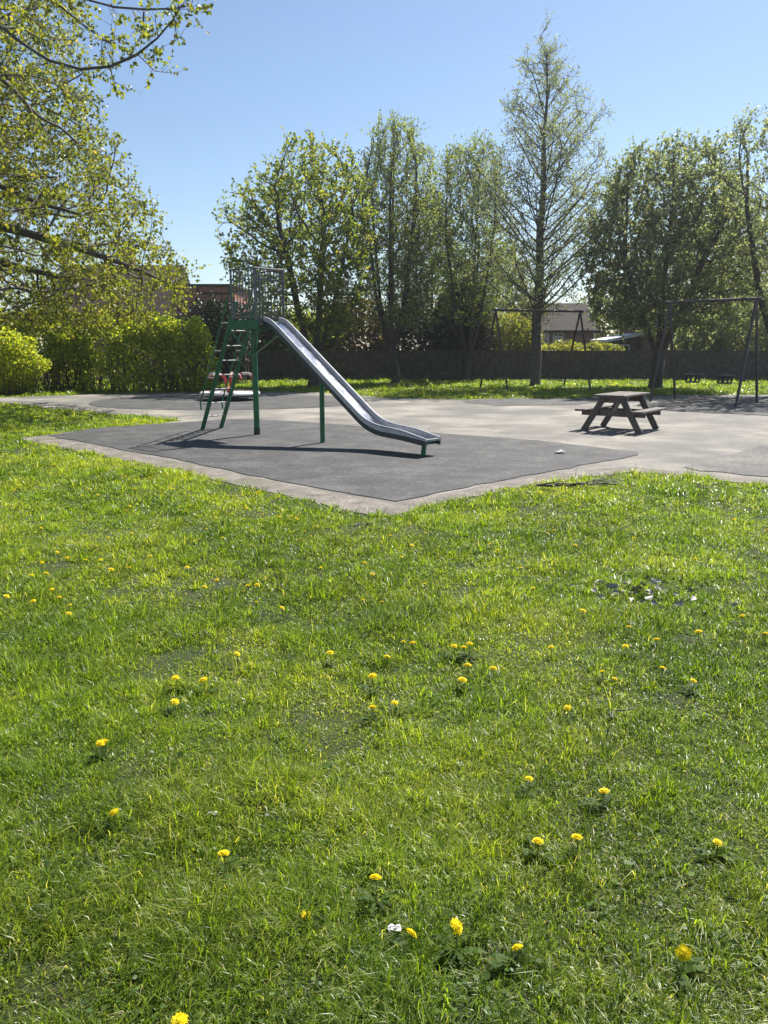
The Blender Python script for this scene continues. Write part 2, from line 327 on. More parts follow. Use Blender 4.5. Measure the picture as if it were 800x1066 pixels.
# ------------------------------------------------------------------ grass
def grass(name, bands, label):
    Vs = []; T = []; Q = []; A = []; base = 0
    for d0, d1, dens, wd, ht in bands:
        hw = .53 * d1 + 1.6; area = (d1 - d0) * 2 * hw; ts = max(1, wd / .0042) ** .5   # far tufts are a little wider
        # loose blades between the tufts
        n1 = int(dens * .34 * area); x1 = RNG.uniform(-hw, hw, n1); y1 = RNG.uniform(d0, d1, n1)
        h1 = np.full(n1, .62); l1 = np.full(n1, .95); c1 = RNG.uniform(0, 2 * math.pi, n1); t1 = np.zeros(n1)
        # tufts: blades fan out from a centre
        nt_ = int(dens * .86 * area / 34); tx = RNG.uniform(-hw, hw, nt_); ty = RNG.uniform(d0, d1, nt_)
        dn = .5 * v1(tx * 1.9 + 3, ty * 1.9) + .5 * v3(tx * 4.7, ty * 4.7 + 21)
        k_ = RNG.random(nt_) < np.clip((dn - .26) * 4.2, .35, 1); tx, ty, dn = tx[k_], ty[k_], dn[k_]; nt_ = len(tx)
        cnt = np.clip(RNG.lognormal(3.45, .45, nt_), 8, 90).astype(int); ti = np.repeat(np.arange(nt_), cnt); n2 = len(ti)
        sg = RNG.uniform(.018, .05, nt_)[ti] * ts; ox = RNG.normal(0, 1, n2); oy = RNG.normal(0, 1, n2)
        x2 = tx[ti] + ox * sg; y2 = ty[ti] + oy * sg
        th = (np.clip(RNG.lognormal(-.02, .36, nt_), .4, 2.1) * (.72 + .55 * dn))[ti]
        sway = RNG.uniform(0, 2 * math.pi, nt_)[ti]; sx, sy = np.cos(sway) * .55, np.sin(sway) * .55
        c2 = np.arctan2(oy + sy + RNG.normal(0, .85, n2), ox + sx + RNG.normal(0, .85, n2)); l2 = .38 + .48 * np.hypot(ox, oy)
        tt = RNG.normal(0, .17, nt_)[ti]
        x = np.concatenate([x1, x2]); y = np.concatenate([y1, y2]); hh = np.concatenate([h1, th]); la = np.concatenate([c1, c2]); le = np.concatenate([l1, l2]); tt = np.concatenate([t1 - .06, tt])
        keep = np.abs(x) < .53 * y + 1.6
        jx = x + (v1(x * 9, y * 9) - .5) * .12; jy = y + (v2(x * 9, y * 9) - .5) * .12
        keep &= ~inside(YARDW, jx, jy) & (y < 35.9) & (y > .6)
        hole = .6 * v2(x * 4.3 + 17, y * 4.3 + 31) + .4 * v4(x * 10.5, y * 10.5 + 5)
        keep &= RNG.random(len(x)) < np.clip((hole - .22) * 4.6, .60, 1); hh = hh * np.clip(.22 + 1.45 * hole, .42, 1.4)
        x, y, hh, la, le, tt = (q[keep] for q in (x, y, hh, la, le, tt)); n = len(x)
        h = ht * hh * RNG.uniform(.5, 1.25, n); wv = wd * RNG.uniform(.6, 1.35, n)
        lean = np.clip(le * RNG.gamma(4, .25, n), .03, 1.5); flat = RNG.random(n) < .12; lean[flat] += .8
        la = la + RNG.normal(0, .35, n)
        ld = np.stack([np.cos(la), np.sin(la), np.zeros(n)], 1); fa = la + math.pi / 2 + RNG.normal(0, .6, n)
        sd_ = np.stack([np.cos(fa), np.sin(fa), np.zeros(n)], 1)
        B = np.stack([x, y, np.full(n, -.004)], 1); up = np.array((0, 0, 1.0))
        a1 = lean * .55; a2 = np.minimum(lean * 1.7 + .1, 2.1)
        Mi = B + (up * np.cos(a1)[:, None] + ld * np.sin(a1)[:, None]) * (h * .52)[:, None]
        Ti = Mi + (up * np.cos(a2)[:, None] + ld * np.sin(a2)[:, None]) * (h * .62)[:, None]
        Ti[:, 2] = np.maximum(Ti[:, 2], .006)
        W = sd_ * wv[:, None] * .5
        V = np.stack([B - W, B + W, Mi + W * .9, Mi - W * .9, Ti], 1).reshape(-1, 3)
        idx = base + np.arange(n)[:, None] * 5
        Q.append(np.concatenate([idx, idx + 1, idx + 2, idx + 3], 1)); T.append(np.concatenate([idx + 3, idx + 2, idx + 4], 1))
        tint = np.clip(.26 + .40 * v4(x * 1.3 + 5, y * 1.3) + tt + RNG.normal(0, .10, n), .02, .89)
        dry = RNG.random(n) < (.05 + .10 * flat); tint[dry] = RNG.uniform(.93, 1.0, dry.sum())
        A.append(np.repeat(tint, 5)); Vs.append(V); base += n * 5
    me = np_mesh(name, np.concatenate(Vs), np.concatenate(T), np.concatenate(Q), attr=np.concatenate(A))
    o = link(name, me, M['grass']); tag(o, label, 'grass', kind='stuff'); print(name, base // 5)
grass('lawn_grass', [(.8, 2, 60000, .0029, .047), (2, 3, 52000, .0031, .047), (3, 4.5, 32000, .0038, .050), (4.5, 7, 17000, .0052, .053), (7, 11, 7600, .0078, .057), (11, 17, 2700, .013, .066), (17, 23.6, 1400, .02, .07)],
      'long spring lawn of bright green grass dotted with dandelions')
grass('verge_grass', [(23.6, 29, 900, .026, .085), (29, 36, 700, .03, .09)], 'strip of sunlit grass under the trees before the fence')

# low clover and plantain leaves in patches between the blades
n = 52000; wx = RNG.uniform(-7, 7, n); wy = 1.0 + 9.5 * RNG.random(n) ** 1.25
f_ = .6 * v2(wx * 1.6 + 11, wy * 1.6 + 4) + .4 * v1(wx * 5 + 2, wy * 5)
k_ = (f_ > .56) & (np.abs(wx) < .53 * wy + 1.2) & ~inside(YARDW, wx, wy + .06); wx, wy, f_ = wx[k_], wy[k_], f_[k_]; n = len(wx)
wb = np.stack([wx, wy, RNG.uniform(.008, .042, n)], 1); wdv = RNG.normal(0, 1, (n, 3)); wdv[:, 2] = RNG.uniform(-.1, .35, n); wdv /= np.linalg.norm(wdv, axis=1)[:, None]
wsz = RNG.uniform(.008, .018, n) * (1 + (RNG.random(n) < .05) * .8)
wn = RNG.normal(0, .3, (n, 3)) + np.array((0, 0, 1.)); ws = np.cross(wdv, wn); ws /= np.linalg.norm(ws, axis=1)[:, None]; wn = np.cross(ws, wdv)
wV = np.stack([wb, wb + wdv * wsz[:, None] * .3 + ws * wsz[:, None] * .36, wb + wdv * wsz[:, None] * .75 + ws * wsz[:, None] * .38 + wn * wsz[:, None] * .08, wb + wdv * wsz[:, None],
               wb + wdv * wsz[:, None] * .75 - ws * wsz[:, None] * .38 + wn * wsz[:, None] * .08, wb + wdv * wsz[:, None] * .3 - ws * wsz[:, None] * .36], 1).reshape(-1, 3)
wi = np.arange(n)[:, None] * 6
o = link('clover_leaves', np_mesh('clover_leaves', wV, None, np.concatenate([np.concatenate([wi, wi + 1, wi + 2, wi + 3], 1), np.concatenate([wi, wi + 3, wi + 4, wi + 5], 1)]), attr=np.repeat(np.clip(RNG.normal(.45, .25, n), 0, 1), 6)), M['clover'])
tag(o, 'patches of small round clover leaves low in the lawn', 'weeds', kind='stuff')

# ------------------------------------------------------------------ trees
def norm(a): return a / (np.linalg.norm(a, axis=-1, keepdims=True) + 1e-9)
def space_col(seeds, att, D, di, dk, up=.12, jit=.22, iters=140, rng=RNG, maxn=5000):
    """grow a branch skeleton towards the points att; seeds = list of polylines, each (points, index of parent node or -1)"""
    pos = []; par = []
    for P, p0 in seeds:
        prev = p0
        for p in P:
            pos.append(np.array(p, float)); par.append(prev); prev = len(pos) - 1
    pos = list(pos); nA = len(att); best = np.full(nA, 1e9); bi = np.zeros(nA, int)
    def upd(i0):
        X = np.array(pos[i0:])
        d = np.linalg.norm(att[:, None] - X[None], axis=2); m = d.argmin(1); dm = d[np.arange(nA), m]
        c = dm < best; best[c] = dm[c]; bi[c] = m[c] + i0
    upd(0); alive = best > dk; kids = {}
    for it in range(iters):
        act = alive & (best < di)
        if not act.any(): break
        src = bi[act]; P = np.array(pos)
        dirs = norm(att[act] - P[src]); acc = np.zeros_like(P); np.add.at(acc, src, dirs)
        u = np.unique(src); i0 = len(pos)
        for k in u:
            if kids.get(k, 0) >= 3: continue
            d = acc[k] / (np.linalg.norm(acc[k]) + 1e-9) + rng.normal(0, jit, 3); d[2] += up; d /= np.linalg.norm(d)
            pos.append(P[k] + d * D); par.append(int(k)); kids[k] = kids.get(k, 0) + 1
        if len(pos) == i0 or len(pos) > maxn: break
        upd(i0); alive &= best > dk
    return np.array(pos), np.array(par)
def radii(par, r0, k, root_r=None):
    n = len(par); s = np.zeros(n)
    nk = np.zeros(n, int)
    for i in range(n):
        if par[i] >= 0: nk[par[i]] += 1
    r = np.zeros(n)
    for i in range(n - 1, -1, -1):
        r[i] = r0 if nk[i] == 0 else s[i] ** (1 / k)
        if par[i] >= 0: s[par[i]] += r[i] ** k
    if root_r: r = r0 + (r - r0) * (root_r - r0) / (r.max() - r0)
    return r, nk
def limb_mesh(pos, par, r, rmin=0):
    n = len(pos); kids = [[] for _ in range(n)]
    for i in range(n):
        if par[i] >= 0: kids[par[i]].append(i)
    mb_v = []; mb_q = []; base = 0
    starts = [(i, -1) for i in range(n) if par[i] < 0]
    while starts:
        i, p = starts.pop(); ch = [i]
        while kids[ch[-1]]:
            ks = sorted(kids[ch[-1]], key=lambda q: -r[q]); ch.append(ks[0])
            for q in ks[1:]: starts.append((q, ch[-2]))
        pts = [pos[p]] if p >= 0 else []
        rs = [min(r[p] * .8, r[ch[0]] * 1.2)] if p >= 0 else []
        pts += [pos[c] for c in ch]; rs += [r[c] for c in ch]
        if p < 0: rs[0] *= 1.25
        P = np.array(pts); Rr = np.array(rs)
        if len(P) < 2: continue
        if len(P) > 3: P[1:-1] = .5 * P[1:-1] + .25 * (P[:-2] + P[2:])
        Rr[-1] *= .5
        T = norm(np.gradient(P, axis=0)); ref = np.eye(3)[int(np.argmin(np.abs(T.mean(0))))]
        a = norm(np.cross(ref, T)); b = np.cross(T, a)
        ns = 10 if Rr.max() > .1 else 6 if Rr.max() > .03 else 4
        an = np.arange(ns) * 2 * math.pi / ns
        V = P[:, None] + Rr[:, None, None] * (a[:, None] * np.cos(an)[None, :, None] + b[:, None] * np.sin(an)[None, :, None])
        k = np.arange(ns); k2 = (k + 1) % ns; m = len(P)
        rows = base + np.arange(m - 1)[:, None] * ns
        mb_q.append(np.stack([rows + k, rows + k2, rows + ns + k2, rows + ns + k], 2).reshape(-1, 4))
        mb_v.append(V.reshape(-1, 3)); base += m * ns
    return np.concatenate(mb_v), np.concatenate(mb_q)
def twig_mesh(S0, d, L, r, rng):
    n = len(S0); ref = np.where(np.abs(d[:, 2:3]) < .8, np.array([[0, 0, 1.]]), np.array([[1., 0, 0]]))
    a = norm(np.cross(ref, d)); b = np.cross(d, a)
    mid = S0 + d * L[:, None] * .5 + (a * rng.normal(0, .06, (n, 1)) + b * rng.normal(0, .06, (n, 1))) * L[:, None]; tip = S0 + d * L[:, None]
    V = []
    for P, rr in ((S0, r), (mid, r * .7)):
        for k in range(3):
            an = k * 2.0944; V.append(P + (a * math.cos(an) + b * math.sin(an)) * rr[:, None])
    V.append(tip); V = np.stack(V, 1).reshape(-1, 3); i = np.arange(n)[:, None] * 7
    q = np.concatenate([np.concatenate([i + k, i + (k + 1) % 3, i + 3 + (k + 1) % 3, i + 3 + k], 1) for k in range(3)])
    t = np.concatenate([np.concatenate([i + 3 + k, i + 3 + (k + 1) % 3, i + 6], 1) for k in range(3)])
    return V, q, t, mid, tip
def leaf_mesh(B, d, size, rng, wid=.42, fold=.25):
    """one folded diamond blade per leaf"""
    n = len(B); h = norm(rng.normal(0, 1, (n, 3)) + np.array((0, 0, .6)))
    s = norm(np.cross(d, h)); nn = np.cross(s, d)
    m = B + d * (size * .45)[:, None] - nn * (size * .04)[:, None]
    off = s * (size * wid)[:, None]; lift = nn * (size * wid * fold)[:, None]
    tip = B + d * size[:, None] - nn * (size * .12)[:, None]
    V = np.stack([B, m + off + lift, tip, m - off + lift], 1).reshape(-1, 3); i = np.arange(n)[:, None] * 4
    return V, np.concatenate([np.concatenate([i, i + 1, i + 2], 1), np.concatenate([i, i + 2, i + 3], 1)])
def tree(name, label, cat, base, seeds, att, group=None, D=.32, di=3.0, dk=.42, up=.12, r0=.010, k=2.3, root_r=.2, bark='bark', leaf='leaf_a',
         tw=3, tl=(.25, .6), nl=6, ls=(.07, .12), droop=.1, tup=.35, seed=1, thin=.03, tint=(.5, .2), wid=.42, lump=0.0, jit=.22, maxn=5000, core=0.0):
    rng = np.random.default_rng(seed)
    pos, par = space_col(seeds, att, D, di, dk, up=up, rng=rng, jit=jit, maxn=maxn)
    r, nk = radii(par, r0, k, root_r)
    V, q = limb_mesh(pos, par, r)
    # twigs on all thin nodes
    sel = np.where(r < thin)[0]; dirs = np.zeros((len(pos), 3)); ok = par >= 0
    dirs[ok] = norm(pos[ok] - pos[par[ok]])
    idx = np.repeat(sel, tw)
    if lump > 0:
        keep = rng.random(len(idx)) > lump * (VN(seed)(pos[idx, 0] * 1.1 + 50, pos[idx, 2] * 1.1 + pos[idx, 1]) > .5); idx = idx[keep]
    d = norm(dirs[idx] * .7 + rng.normal(0, .6, (len(idx), 3)) + np.array((0, 0, tup)))
    L = rng.uniform(tl[0], tl[1], len(idx)); S0 = pos[idx] + dirs[idx] * rng.uniform(-D, 0, (len(idx), 1))
    tV, tq, tt, mid, tip = twig_mesh(S0, d, L, np.full(len(idx), r0 * .55), rng)
    root = empty(name, base, label, cat, group)
    nb = len(V); off = np.array(base)
    me = np_mesh('trunk', np.concatenate([V, tV]) - off, tt + nb, np.concatenate([q, tq + nb]), smooth=True)
    link('trunk', me, M[bark], root)
    # leaves
    li = np.repeat(np.arange(len(idx)), nl); f = rng.uniform(.25, 1.0, len(li)) ** .8
    B = np.where((f < .5)[:, None], S0[li] + (mid[li] - S0[li]) * (f * 2)[:, None], mid[li] + (tip[li] - mid[li]) * (f * 2 - 1)[:, None])
    ld = norm(d[li] * .5 + rng.normal(0, .7, (len(li), 3)) - np.array((0, 0, droop)))
    sz = rng.uniform(ls[0], ls[1], len(li))
    lV, lt = leaf_mesh(B, ld, sz, rng, wid)
    tn = np.clip(np.repeat(rng.normal(tint[0], tint[1], len(idx)), nl) + rng.normal(0, tint[1] * .6, len(li)), 0, 1)
    me = np_mesh('crown', lV - off, lt, attr=np.repeat(tn, 4))
    link('crown', me, M[leaf], root)
    print(name, 'nodes', len(pos), 'leaves', len(li))
    return root
def ell(c, rad, n, rng, zmin=None, shell=0.0, noise_=.0, seed=0):
    """points filling an ellipsoid, more of them near its skin"""
    d = norm(rng.normal(0, 1, (n, 3))); u = rng.random(n) ** (1 / (3 + shell))
    p = d * u[:, None]
    if noise_:
        f = VN(seed); bump = 1 + noise_ * (f(np.arctan2(d[:, 1], d[:, 0]) * 2.2 + 20, d[:, 2] * 3 + 20) - .5) * 2; p *= bump[:, None]
    p = p * np.array(rad) + np.array(c)
    if zmin is not None: p = p[p[:, 2] > zmin]
    return p
def prof_pts(x0, y0, zr, n, rng, prof, cx=None):
    """points in a crown given as (z, left half-width, right half-width) rows"""
    z = rng.uniform(zr[0], zr[1], n * 2); zs = [p[0] for p in prof]; mx = max(max(p[1], p[2]) for p in prof)
    a = rng.uniform(0, 2 * math.pi, n * 2); rr = np.sqrt(rng.random(n * 2))
    wl = np.interp(z, zs, [p[1] for p in prof]); wr = np.interp(z, zs, [p[2] for p in prof])
    keep = rng.random(n * 2) < ((wl + wr) / 2 / mx) ** 1.5 + .02
    ww = np.where(np.cos(a) < 0, wl, wr); wy = (wl + wr) / 2
    x = x0 + np.cos(a) * rr * ww; y = y0 + np.sin(a) * rr * wy
    return np.stack([x, y, z], 1)[keep][:n]

M['leaf_lime'] = leafy('young_lime_leaf', [(0, (.07, .10, .02)), (.5, (.17, .205, .036)), (.9, (.28, .295, .05)), (1, (.32, .27, .08))], .55, .42, tsat=(1.7, 1.6, .55))
M['leaf_syc'] = leafy('sycamore_leaf', [(0, (.07, .11, .026)), (.5, (.16, .21, .045)), (.9, (.27, .30, .07)), (1, (.30, .28, .08))], .6, .45, tsat=(1.7, 1.65, .6))
M['leaf_birch'] = leafy('fine_birch_leaf', [(0, (.10, .135, .05)), (.5, (.19, .235, .08)), (1, (.28, .31, .11))], .55, .5, tsat=(1.6, 1.6, .7))
M['leaf_alder'] = leafy('pale_thin_leaf', [(0, (.13, .17, .09)), (.5, (.24, .29, .15)), (1, (.33, .36, .20))], .5, .5, tsat=(1.5, 1.45, .8))
M['leaf_round'] = leafy('grey_green_leaf', [(0, (.09, .12, .065)), (.5, (.17, .21, .11)), (.9, (.27, .30, .16)), (1, (.30, .30, .16))], .58, .4, tsat=(1.6, 1.6, .9))
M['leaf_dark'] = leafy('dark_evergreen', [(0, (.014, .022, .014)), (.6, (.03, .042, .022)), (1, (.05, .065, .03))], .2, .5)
M['leaf_hedge'] = leafy('hedge_leaf', [(0, (.08, .12, .022)), (.5, (.23, .29, .045)), (.85, (.38, .41, .065)), (1, (.44, .44, .09))], .62, .42, tsat=(1.8, 1.75, .55))
M['leaf_bush'] = leafy('bush_leaf', [(0, (.07, .10, .02)), (.5, (.16, .19, .045)), (1, (.28, .28, .08))], .5, .45, tsat=(1.5, 1.45, .5))
M['leaf_bronze'] = leafy('bronze_leaf', [(0, (.06, .055, .025)), (.5, (.12, .10, .04)), (1, (.18, .13, .06))], .4, .5)

rg = np.random.default_rng(5)
# --- the big tree whose trunk stands left of the frame
tb = np.array((-11.2, 18.5, 0.))
trunk_p = [tb + np.array(q) for q in ((0, 0, -.1), (.05, 0, .5), (.1, 0, 1.2), (.12, .05, 1.9), (.2, 0, 2.6), (.25, 0, 3.3), (.3, 0, 4.1), (.3, 0, 5.0), (.35, .05, 6.0), (.4, 0, 7.2), (.4, 0, 8.5))]
def path(a, pts, step=.35):
    out = []; prev = np.array(a, float)
    for p in pts:
        p = np.array(p, float); L = np.linalg.norm(p - prev); k = max(1, int(L / step))
        out += [prev + (p - prev) * (i + 1) / k for i in range(k)]; prev = p
    return out
seeds = [(trunk_p, -1)]
def limb(parent_i, pix, Y):
    a = trunk_p[parent_i]; pts = [Z(u, v, y) for (u, v), y in zip(pix, Y)]
    seeds.append((path(a, pts), parent_i))
limb(6, [(-70, 40), (0, 22), (20, 45), (50, 66), (85, 75), (115, 72), (145, 58), (165, 40), (182, 20), (192, 2)], [15, 13.6, 13.4, 13.2, 13, 13, 12.9, 12.8, 12.7, 12.6])
limb(7, [(-60, -60), (40, -22), (90, 0), (120, 9), (150, 12), (186, 6), (205, 12)], [16, 14.2, 13.8, 13.5, 13.2, 13, 12.9])
limb(7, [(-40, -50), (40, -15), (65, 8), (90, 30), (118, 47)], [16, 14.5, 14.2, 14, 13.8])
limb(6, [(-60, 60), (0, 78), (30, 110), (60, 150)], [17, 16.5, 16.3, 16.0])
limb(5, [(-60, 170), (0, 182), (40, 186), (70, 182)], [17, 16.6, 16.4, 16.2])
limb(4, [(-60, 180), (0, 192), (45, 215), (90, 222), (120, 212), (135, 200)], [17, 16.8, 16.6, 16.4, 16.3, 16.2])
limb(5, [(-50, 225), (20, 240), (80, 258), (130, 275), (165, 290)], [18, 18, 18, 18.1, 18.2])
limb(4, [(-50, 262), (10, 275), (70, 290), (110, 302)], [18, 17.5, 17, 16.6])
att = []
# crown volume in view plus some beyond the frame edge
prof = [(2.0, 4.6, 5.8), (3.0, 5.5, 6.95), (4.5, 5.8, 6.1), (6.2, 5.6, 5.2), (7.8, 5.2, 4.8), (9.6, 4.4, 4.3), (11.5, 3, 3)]
A0 = prof_pts(tb[0], tb[1], (1.9, 11.5), 7000, rg, prof)
A0 = A0[(A0[:, 0] > -12.6)]
lp = np.concatenate([np.array(s[0]) for s in seeds[1:4]])
A1 = lp[rg.integers(0, len(lp), 160)] + rg.normal(0, .28, (160, 3)); A1 = A1[A1[:, 0] > -7]
tree('broadleaf_tree', 'large tree with drooping lime green new leaves reaching in from the left edge', 'tree', tuple(tb), seeds, np.concatenate([A0, A1]),
     D=.28, di=2.2, dk=.30, up=-.02, r0=.007, k=2.25, root_r=.30, bark='bark_pale', leaf='leaf_lime', tw=5, tl=(.2, .5), nl=6, ls=(.045, .09), droop=.45, tup=.05, seed=21, thin=.022, tint=(.5, .22), maxn=11000)

def std_tree(name, label, u, Y, prof_px, zr_px, n, stems=1, spread=.8, split=1.2, lead=.6, **kw):
    """crown outline given by photo rows (v, left u, right u)"""
    rng = np.random.default_rng(kw.get('seed', 1) + 100)
    b = Z(u, 400, Y); x0 = b[0]; pr = []
    for v, l, r in prof_px:
        z = Z(u, v, Y)[2]; pr.append((z, max(.05, x0 - Z(l, v, Y)[0]), max(.05, Z(r, v, Y)[0] - x0)))
    pr.sort(); zr = (Z(u, zr_px[1], Y)[2], Z(u, zr_px[0], Y)[2])
    att = prof_pts(x0, Y, zr, n, rng, pr)
    base = np.array((x0, Y, 0)); top = zr[1]
    tr = path(base + np.array((0, 0, -.1)), [base + np.array((rng.normal(0, .05), rng.normal(0, .05), split * .5)), base + np.array((rng.normal(0, .08), 0, split))], .3)
    tr = [base + np.array((0, 0, -.1))] + tr; sd = [(tr, -1)]
    for s in range(stems):
        a = 2 * math.pi * (s + rng.random() * .6) / stems; q = spread * (1 if stems > 1 else .1)
        p1 = tr[-1] + np.array((math.cos(a) * q, math.sin(a) * q * .8, (top - split) * .25))
        p2 = p1 + np.array((math.cos(a) * q * .8, math.sin(a) * q * .6, (top - split) * max(.01, lead - .25)))
        sd.append((path(tr[-1], [p1, p2], .35), len(tr) - 1))
    return tree(name, label, 'tree', tuple(base), sd, att, 'trees along the fence', **kw)

std_tree('broadleaf_tree', 'dense rounded green tree with several stems behind the slide', 326, 30, [(145, 300, 345), (165, 285, 370), (190, 255, 388), (215, 225, 392), (250, 226, 392), (290, 235, 390), (330, 262, 385), (355, 280, 370)], (146, 352), 2600,
         stems=5, spread=.7, split=.7, lead=.55, D=.3, di=3, dk=.40, up=.15, r0=.011, root_r=.2, leaf='leaf_syc', tw=5, tl=(.25, .65), nl=8, ls=(.065, .125), tup=.5, seed=31, thin=.03, lump=.65, tint=(.55, .25))
std_tree('slender_tree', 'tall oval tree with fine upright branches beside the dense rounded tree', 412, 33, [(124, 402, 424), (140, 386, 440), (170, 374, 454), (230, 368, 462), (290, 372, 460), (340, 384, 448)], (123, 345), 2600,
         stems=6, spread=.6, split=1.0, lead=.7, D=.3, di=2.6, dk=.36, up=.45, r0=.010, root_r=.18, leaf='leaf_birch', tw=6, tl=(.25, .8), nl=7, ls=(.05, .095), tup=.7, seed=32, thin=.03, jit=.15, tint=(.5, .25))
std_tree('slender_tree', 'airy pale tree with thin leaves between the oval tree and the tallest tree', 486, 36, [(148, 470, 508), (165, 452, 525), (210, 444, 532), (270, 448, 532), (330, 455, 525)], (149, 345), 2000,
         stems=6, spread=.7, split=.8, lead=.6, D=.34, di=2.6, dk=.42, up=.4, r0=.010, root_r=.15, leaf='leaf_birch', tw=7, tl=(.3, .9), nl=7, ls=(.055, .10), tup=.5, seed=33, thin=.03, tint=(.4, .25))
# --- tallest: one straight leader with thin rising side branches
def leader_tree():
    rng = np.random.default_rng(77); Y = 31; u = 557; b = Z(u, 400, Y); base = np.array((b[0], Y, 0)); top = Z(u, 46, Y)[2]
    tr = [base + np.array((.03 * math.sin(i * .7), .03 * math.cos(i), -.1 + (top + .1) * i / 34)) for i in range(35)]
    tr[-1][0] = Z(561, 30, Y)[0]
    pr = [(28, 4), (50, 22), (75, 36), (110, 46), (160, 60), (210, 66), (260, 66), (300, 58), (335, 40)]
    sd = [(tr, -1)]; nn = len(tr); pts = []
    ti = 5
    for i in range(7, 34):
        for s in range(4):
            z0 = tr[i][2]; v = 400 - 370 * (z0 + .75) / top
            hw = np.interp(v - 22, [p[0] for p in pr], [p[1] for p in pr]) / 810 * 31 * rng.uniform(.5, 1.15)
            a = rng.uniform(0, 2 * math.pi); L = hw; rise = hw * rng.uniform(.66, 1.12)
            d = np.array((math.cos(a), math.sin(a)))
            pth = [tr[i]]
            m = max(2, int(L / .3))
            for q in range(1, m + 1):
                t = q / m; pth.append(tr[i] + np.array((d[0] * L * t, d[1] * L * t, rise * t ** 1.08 - .03 * L * math.sin(t * 3.1))) + rng.normal(0, .035, 3))
            sd.append((pth[1:], i)); nn += m
            pts += [p for p in pth[2:]]
    P = np.array(pts); att = P[rng.integers(0, len(P), 1900)] + rng.normal(0, .34, (1900, 3))
    return tree('tall_tree', 'tallest tree with one straight trunk and sparse thin branches against the sky', 'tree', tuple(base), sd, att, 'trees along the fence',
                D=.22, di=.9, dk=.22, up=.1, r0=.008, k=2.35, root_r=.19, bark='bark_pale', leaf='leaf_alder', tw=4, tl=(.2, .6), nl=5, ls=(.04, .075), tup=.5, seed=34, thin=.018, tint=(.5, .25), maxn=6500)
leader_tree()
std_tree('broadleaf_tree', 'broad dense grey green tree with forking dark trunk right of the tallest tree', 682, 29, [(150, 665, 725), (165, 645, 750), (200, 622, 770), (240, 607, 782), (290, 606, 782), (330, 615, 775), (350, 630, 760)], (151, 348), 3000,
         stems=6, spread=.9, split=1.1, lead=.5, D=.3, di=3, dk=.40, up=.15, r0=.011, root_r=.24, leaf='leaf_round', tw=6, tl=(.25, .75), nl=11, ls=(.06, .11), tup=.4, seed=35, thin=.032, lump=.35, tint=(.5, .25))
std_tree('broadleaf_tree', 'tree with loose leafy boughs cut off by the right edge', 815, 25, [(112, 790, 840), (130, 745, 870), (170, 748, 890), (220, 752, 900), (280, 765, 900), (330, 775, 890)], (113, 335), 2200,
         stems=5, spread=.8, split=1.0, lead=.6, D=.32, di=3, dk=.45, up=.15, r0=.010, root_r=.2, leaf='leaf_round', tw=5, tl=(.3, .7), nl=8, ls=(.05, .10), tup=.3, seed=36, thin=.03, lump=.5, tint=(.55, .25))
std_tree('background_tree', 'hazy green tree behind the brick building at the right', 752, 48, [(190, 730, 775), (230, 705, 800), (290, 695, 815), (340, 700, 815)], (190, 350), 1200,
         stems=5, spread=1, split=1.5, lead=.5, D=.5, di=4, dk=.6, up=.15, r0=.014, root_r=.25, leaf='leaf_bush', tw=5, tl=(.4, .9), nl=9, ls=(.10, .18), tup=.3, seed=37, thin=.05, lump=.2)
std_tree('background_tree', 'small pale tree seen behind the house between two trunks', 632, 60, [(292, 620, 645), (315, 600, 665), (345, 598, 668)], (292, 362), 700,
         stems=4, spread=1, split=1.2, lead=.5, D=.5, di=4, dk=.6, up=.15, r0=.014, root_r=.2, leaf='leaf_bush', tw=5, tl=(.4, .9), nl=8, ls=(.10, .18), tup=.3, seed=38, thin=.05, tint=(.7, .2))
std_tree('background_tree', 'pale tree showing through the gap left of the tallest trunk', 520, 55, [(250, 505, 538), (280, 480, 560), (330, 470, 570)], (250, 360), 900,
         stems=4, spread=1, split=1.2, lead=.5, D=.5, di=4, dk=.6, up=.15, r0=.014, root_r=.2, leaf='leaf_bush', tw=5, tl=(.4, .9), nl=8, ls=(.10, .18), tup=.3, seed=39, thin=.05, tint=(.5, .2))

std_tree('background_tree', 'green tree far behind the gap between the two slender trees', 448, 52, [(205, 435, 460), (240, 415, 480), (290, 405, 490), (345, 405, 490)], (205, 352), 1100,
         stems=5, spread=1, split=1.5, lead=.5, D=.5, di=4, dk=.6, up=.15, r0=.014, root_r=.25, leaf='leaf_bush', tw=5, tl=(.4, .9), nl=8, ls=(.10, .18), tup=.3, seed=40, thin=.05, lump=.3, tint=(.4, .25))
# ------------------------------------------------------------------ hedge, shrubs
def foliage_mass(name, label, cat, base, pts, leaf, ls, tw_n=300, seed=1, tint=(.5, .22), group=None, part='leaves', stemh=1.2, spread=1.0, wid=.42):
    rng = np.random.default_rng(seed); off = np.array(base); n = len(pts)
    root = empty(name, base, label, cat, group)
    d = norm(rng.normal(0, .7, (n, 3)) + np.array((0, 0, .25)))
    sz = rng.uniform(ls[0], ls[1], n); V, t = leaf_mesh(pts, d, sz, rng, wid)
    tn = np.clip(rng.normal(tint[0], tint[1], n), 0, 1)
    link(part, np_mesh(part, V - off, t, attr=np.repeat(tn, 4)), M[leaf], root)
    k = rng.integers(0, n, tw_n); P = pts[k]; S0 = P.copy(); S0[:, 2] = 0; S0[:, :2] += rng.normal(0, .15, (tw_n, 2))
    S0 = S0 * [1, 1, 0] + np.array((0, 0, -.05)); dv = P - S0; L = np.linalg.norm(dv, axis=1)
    tV, tq, tt, _, _ = twig_mesh(S0, norm(dv), L, np.full(tw_n, .014), rng)
    link('stems', np_mesh('stems', tV - off, tt, tq, smooth=True), M['bark'], root)
    return root
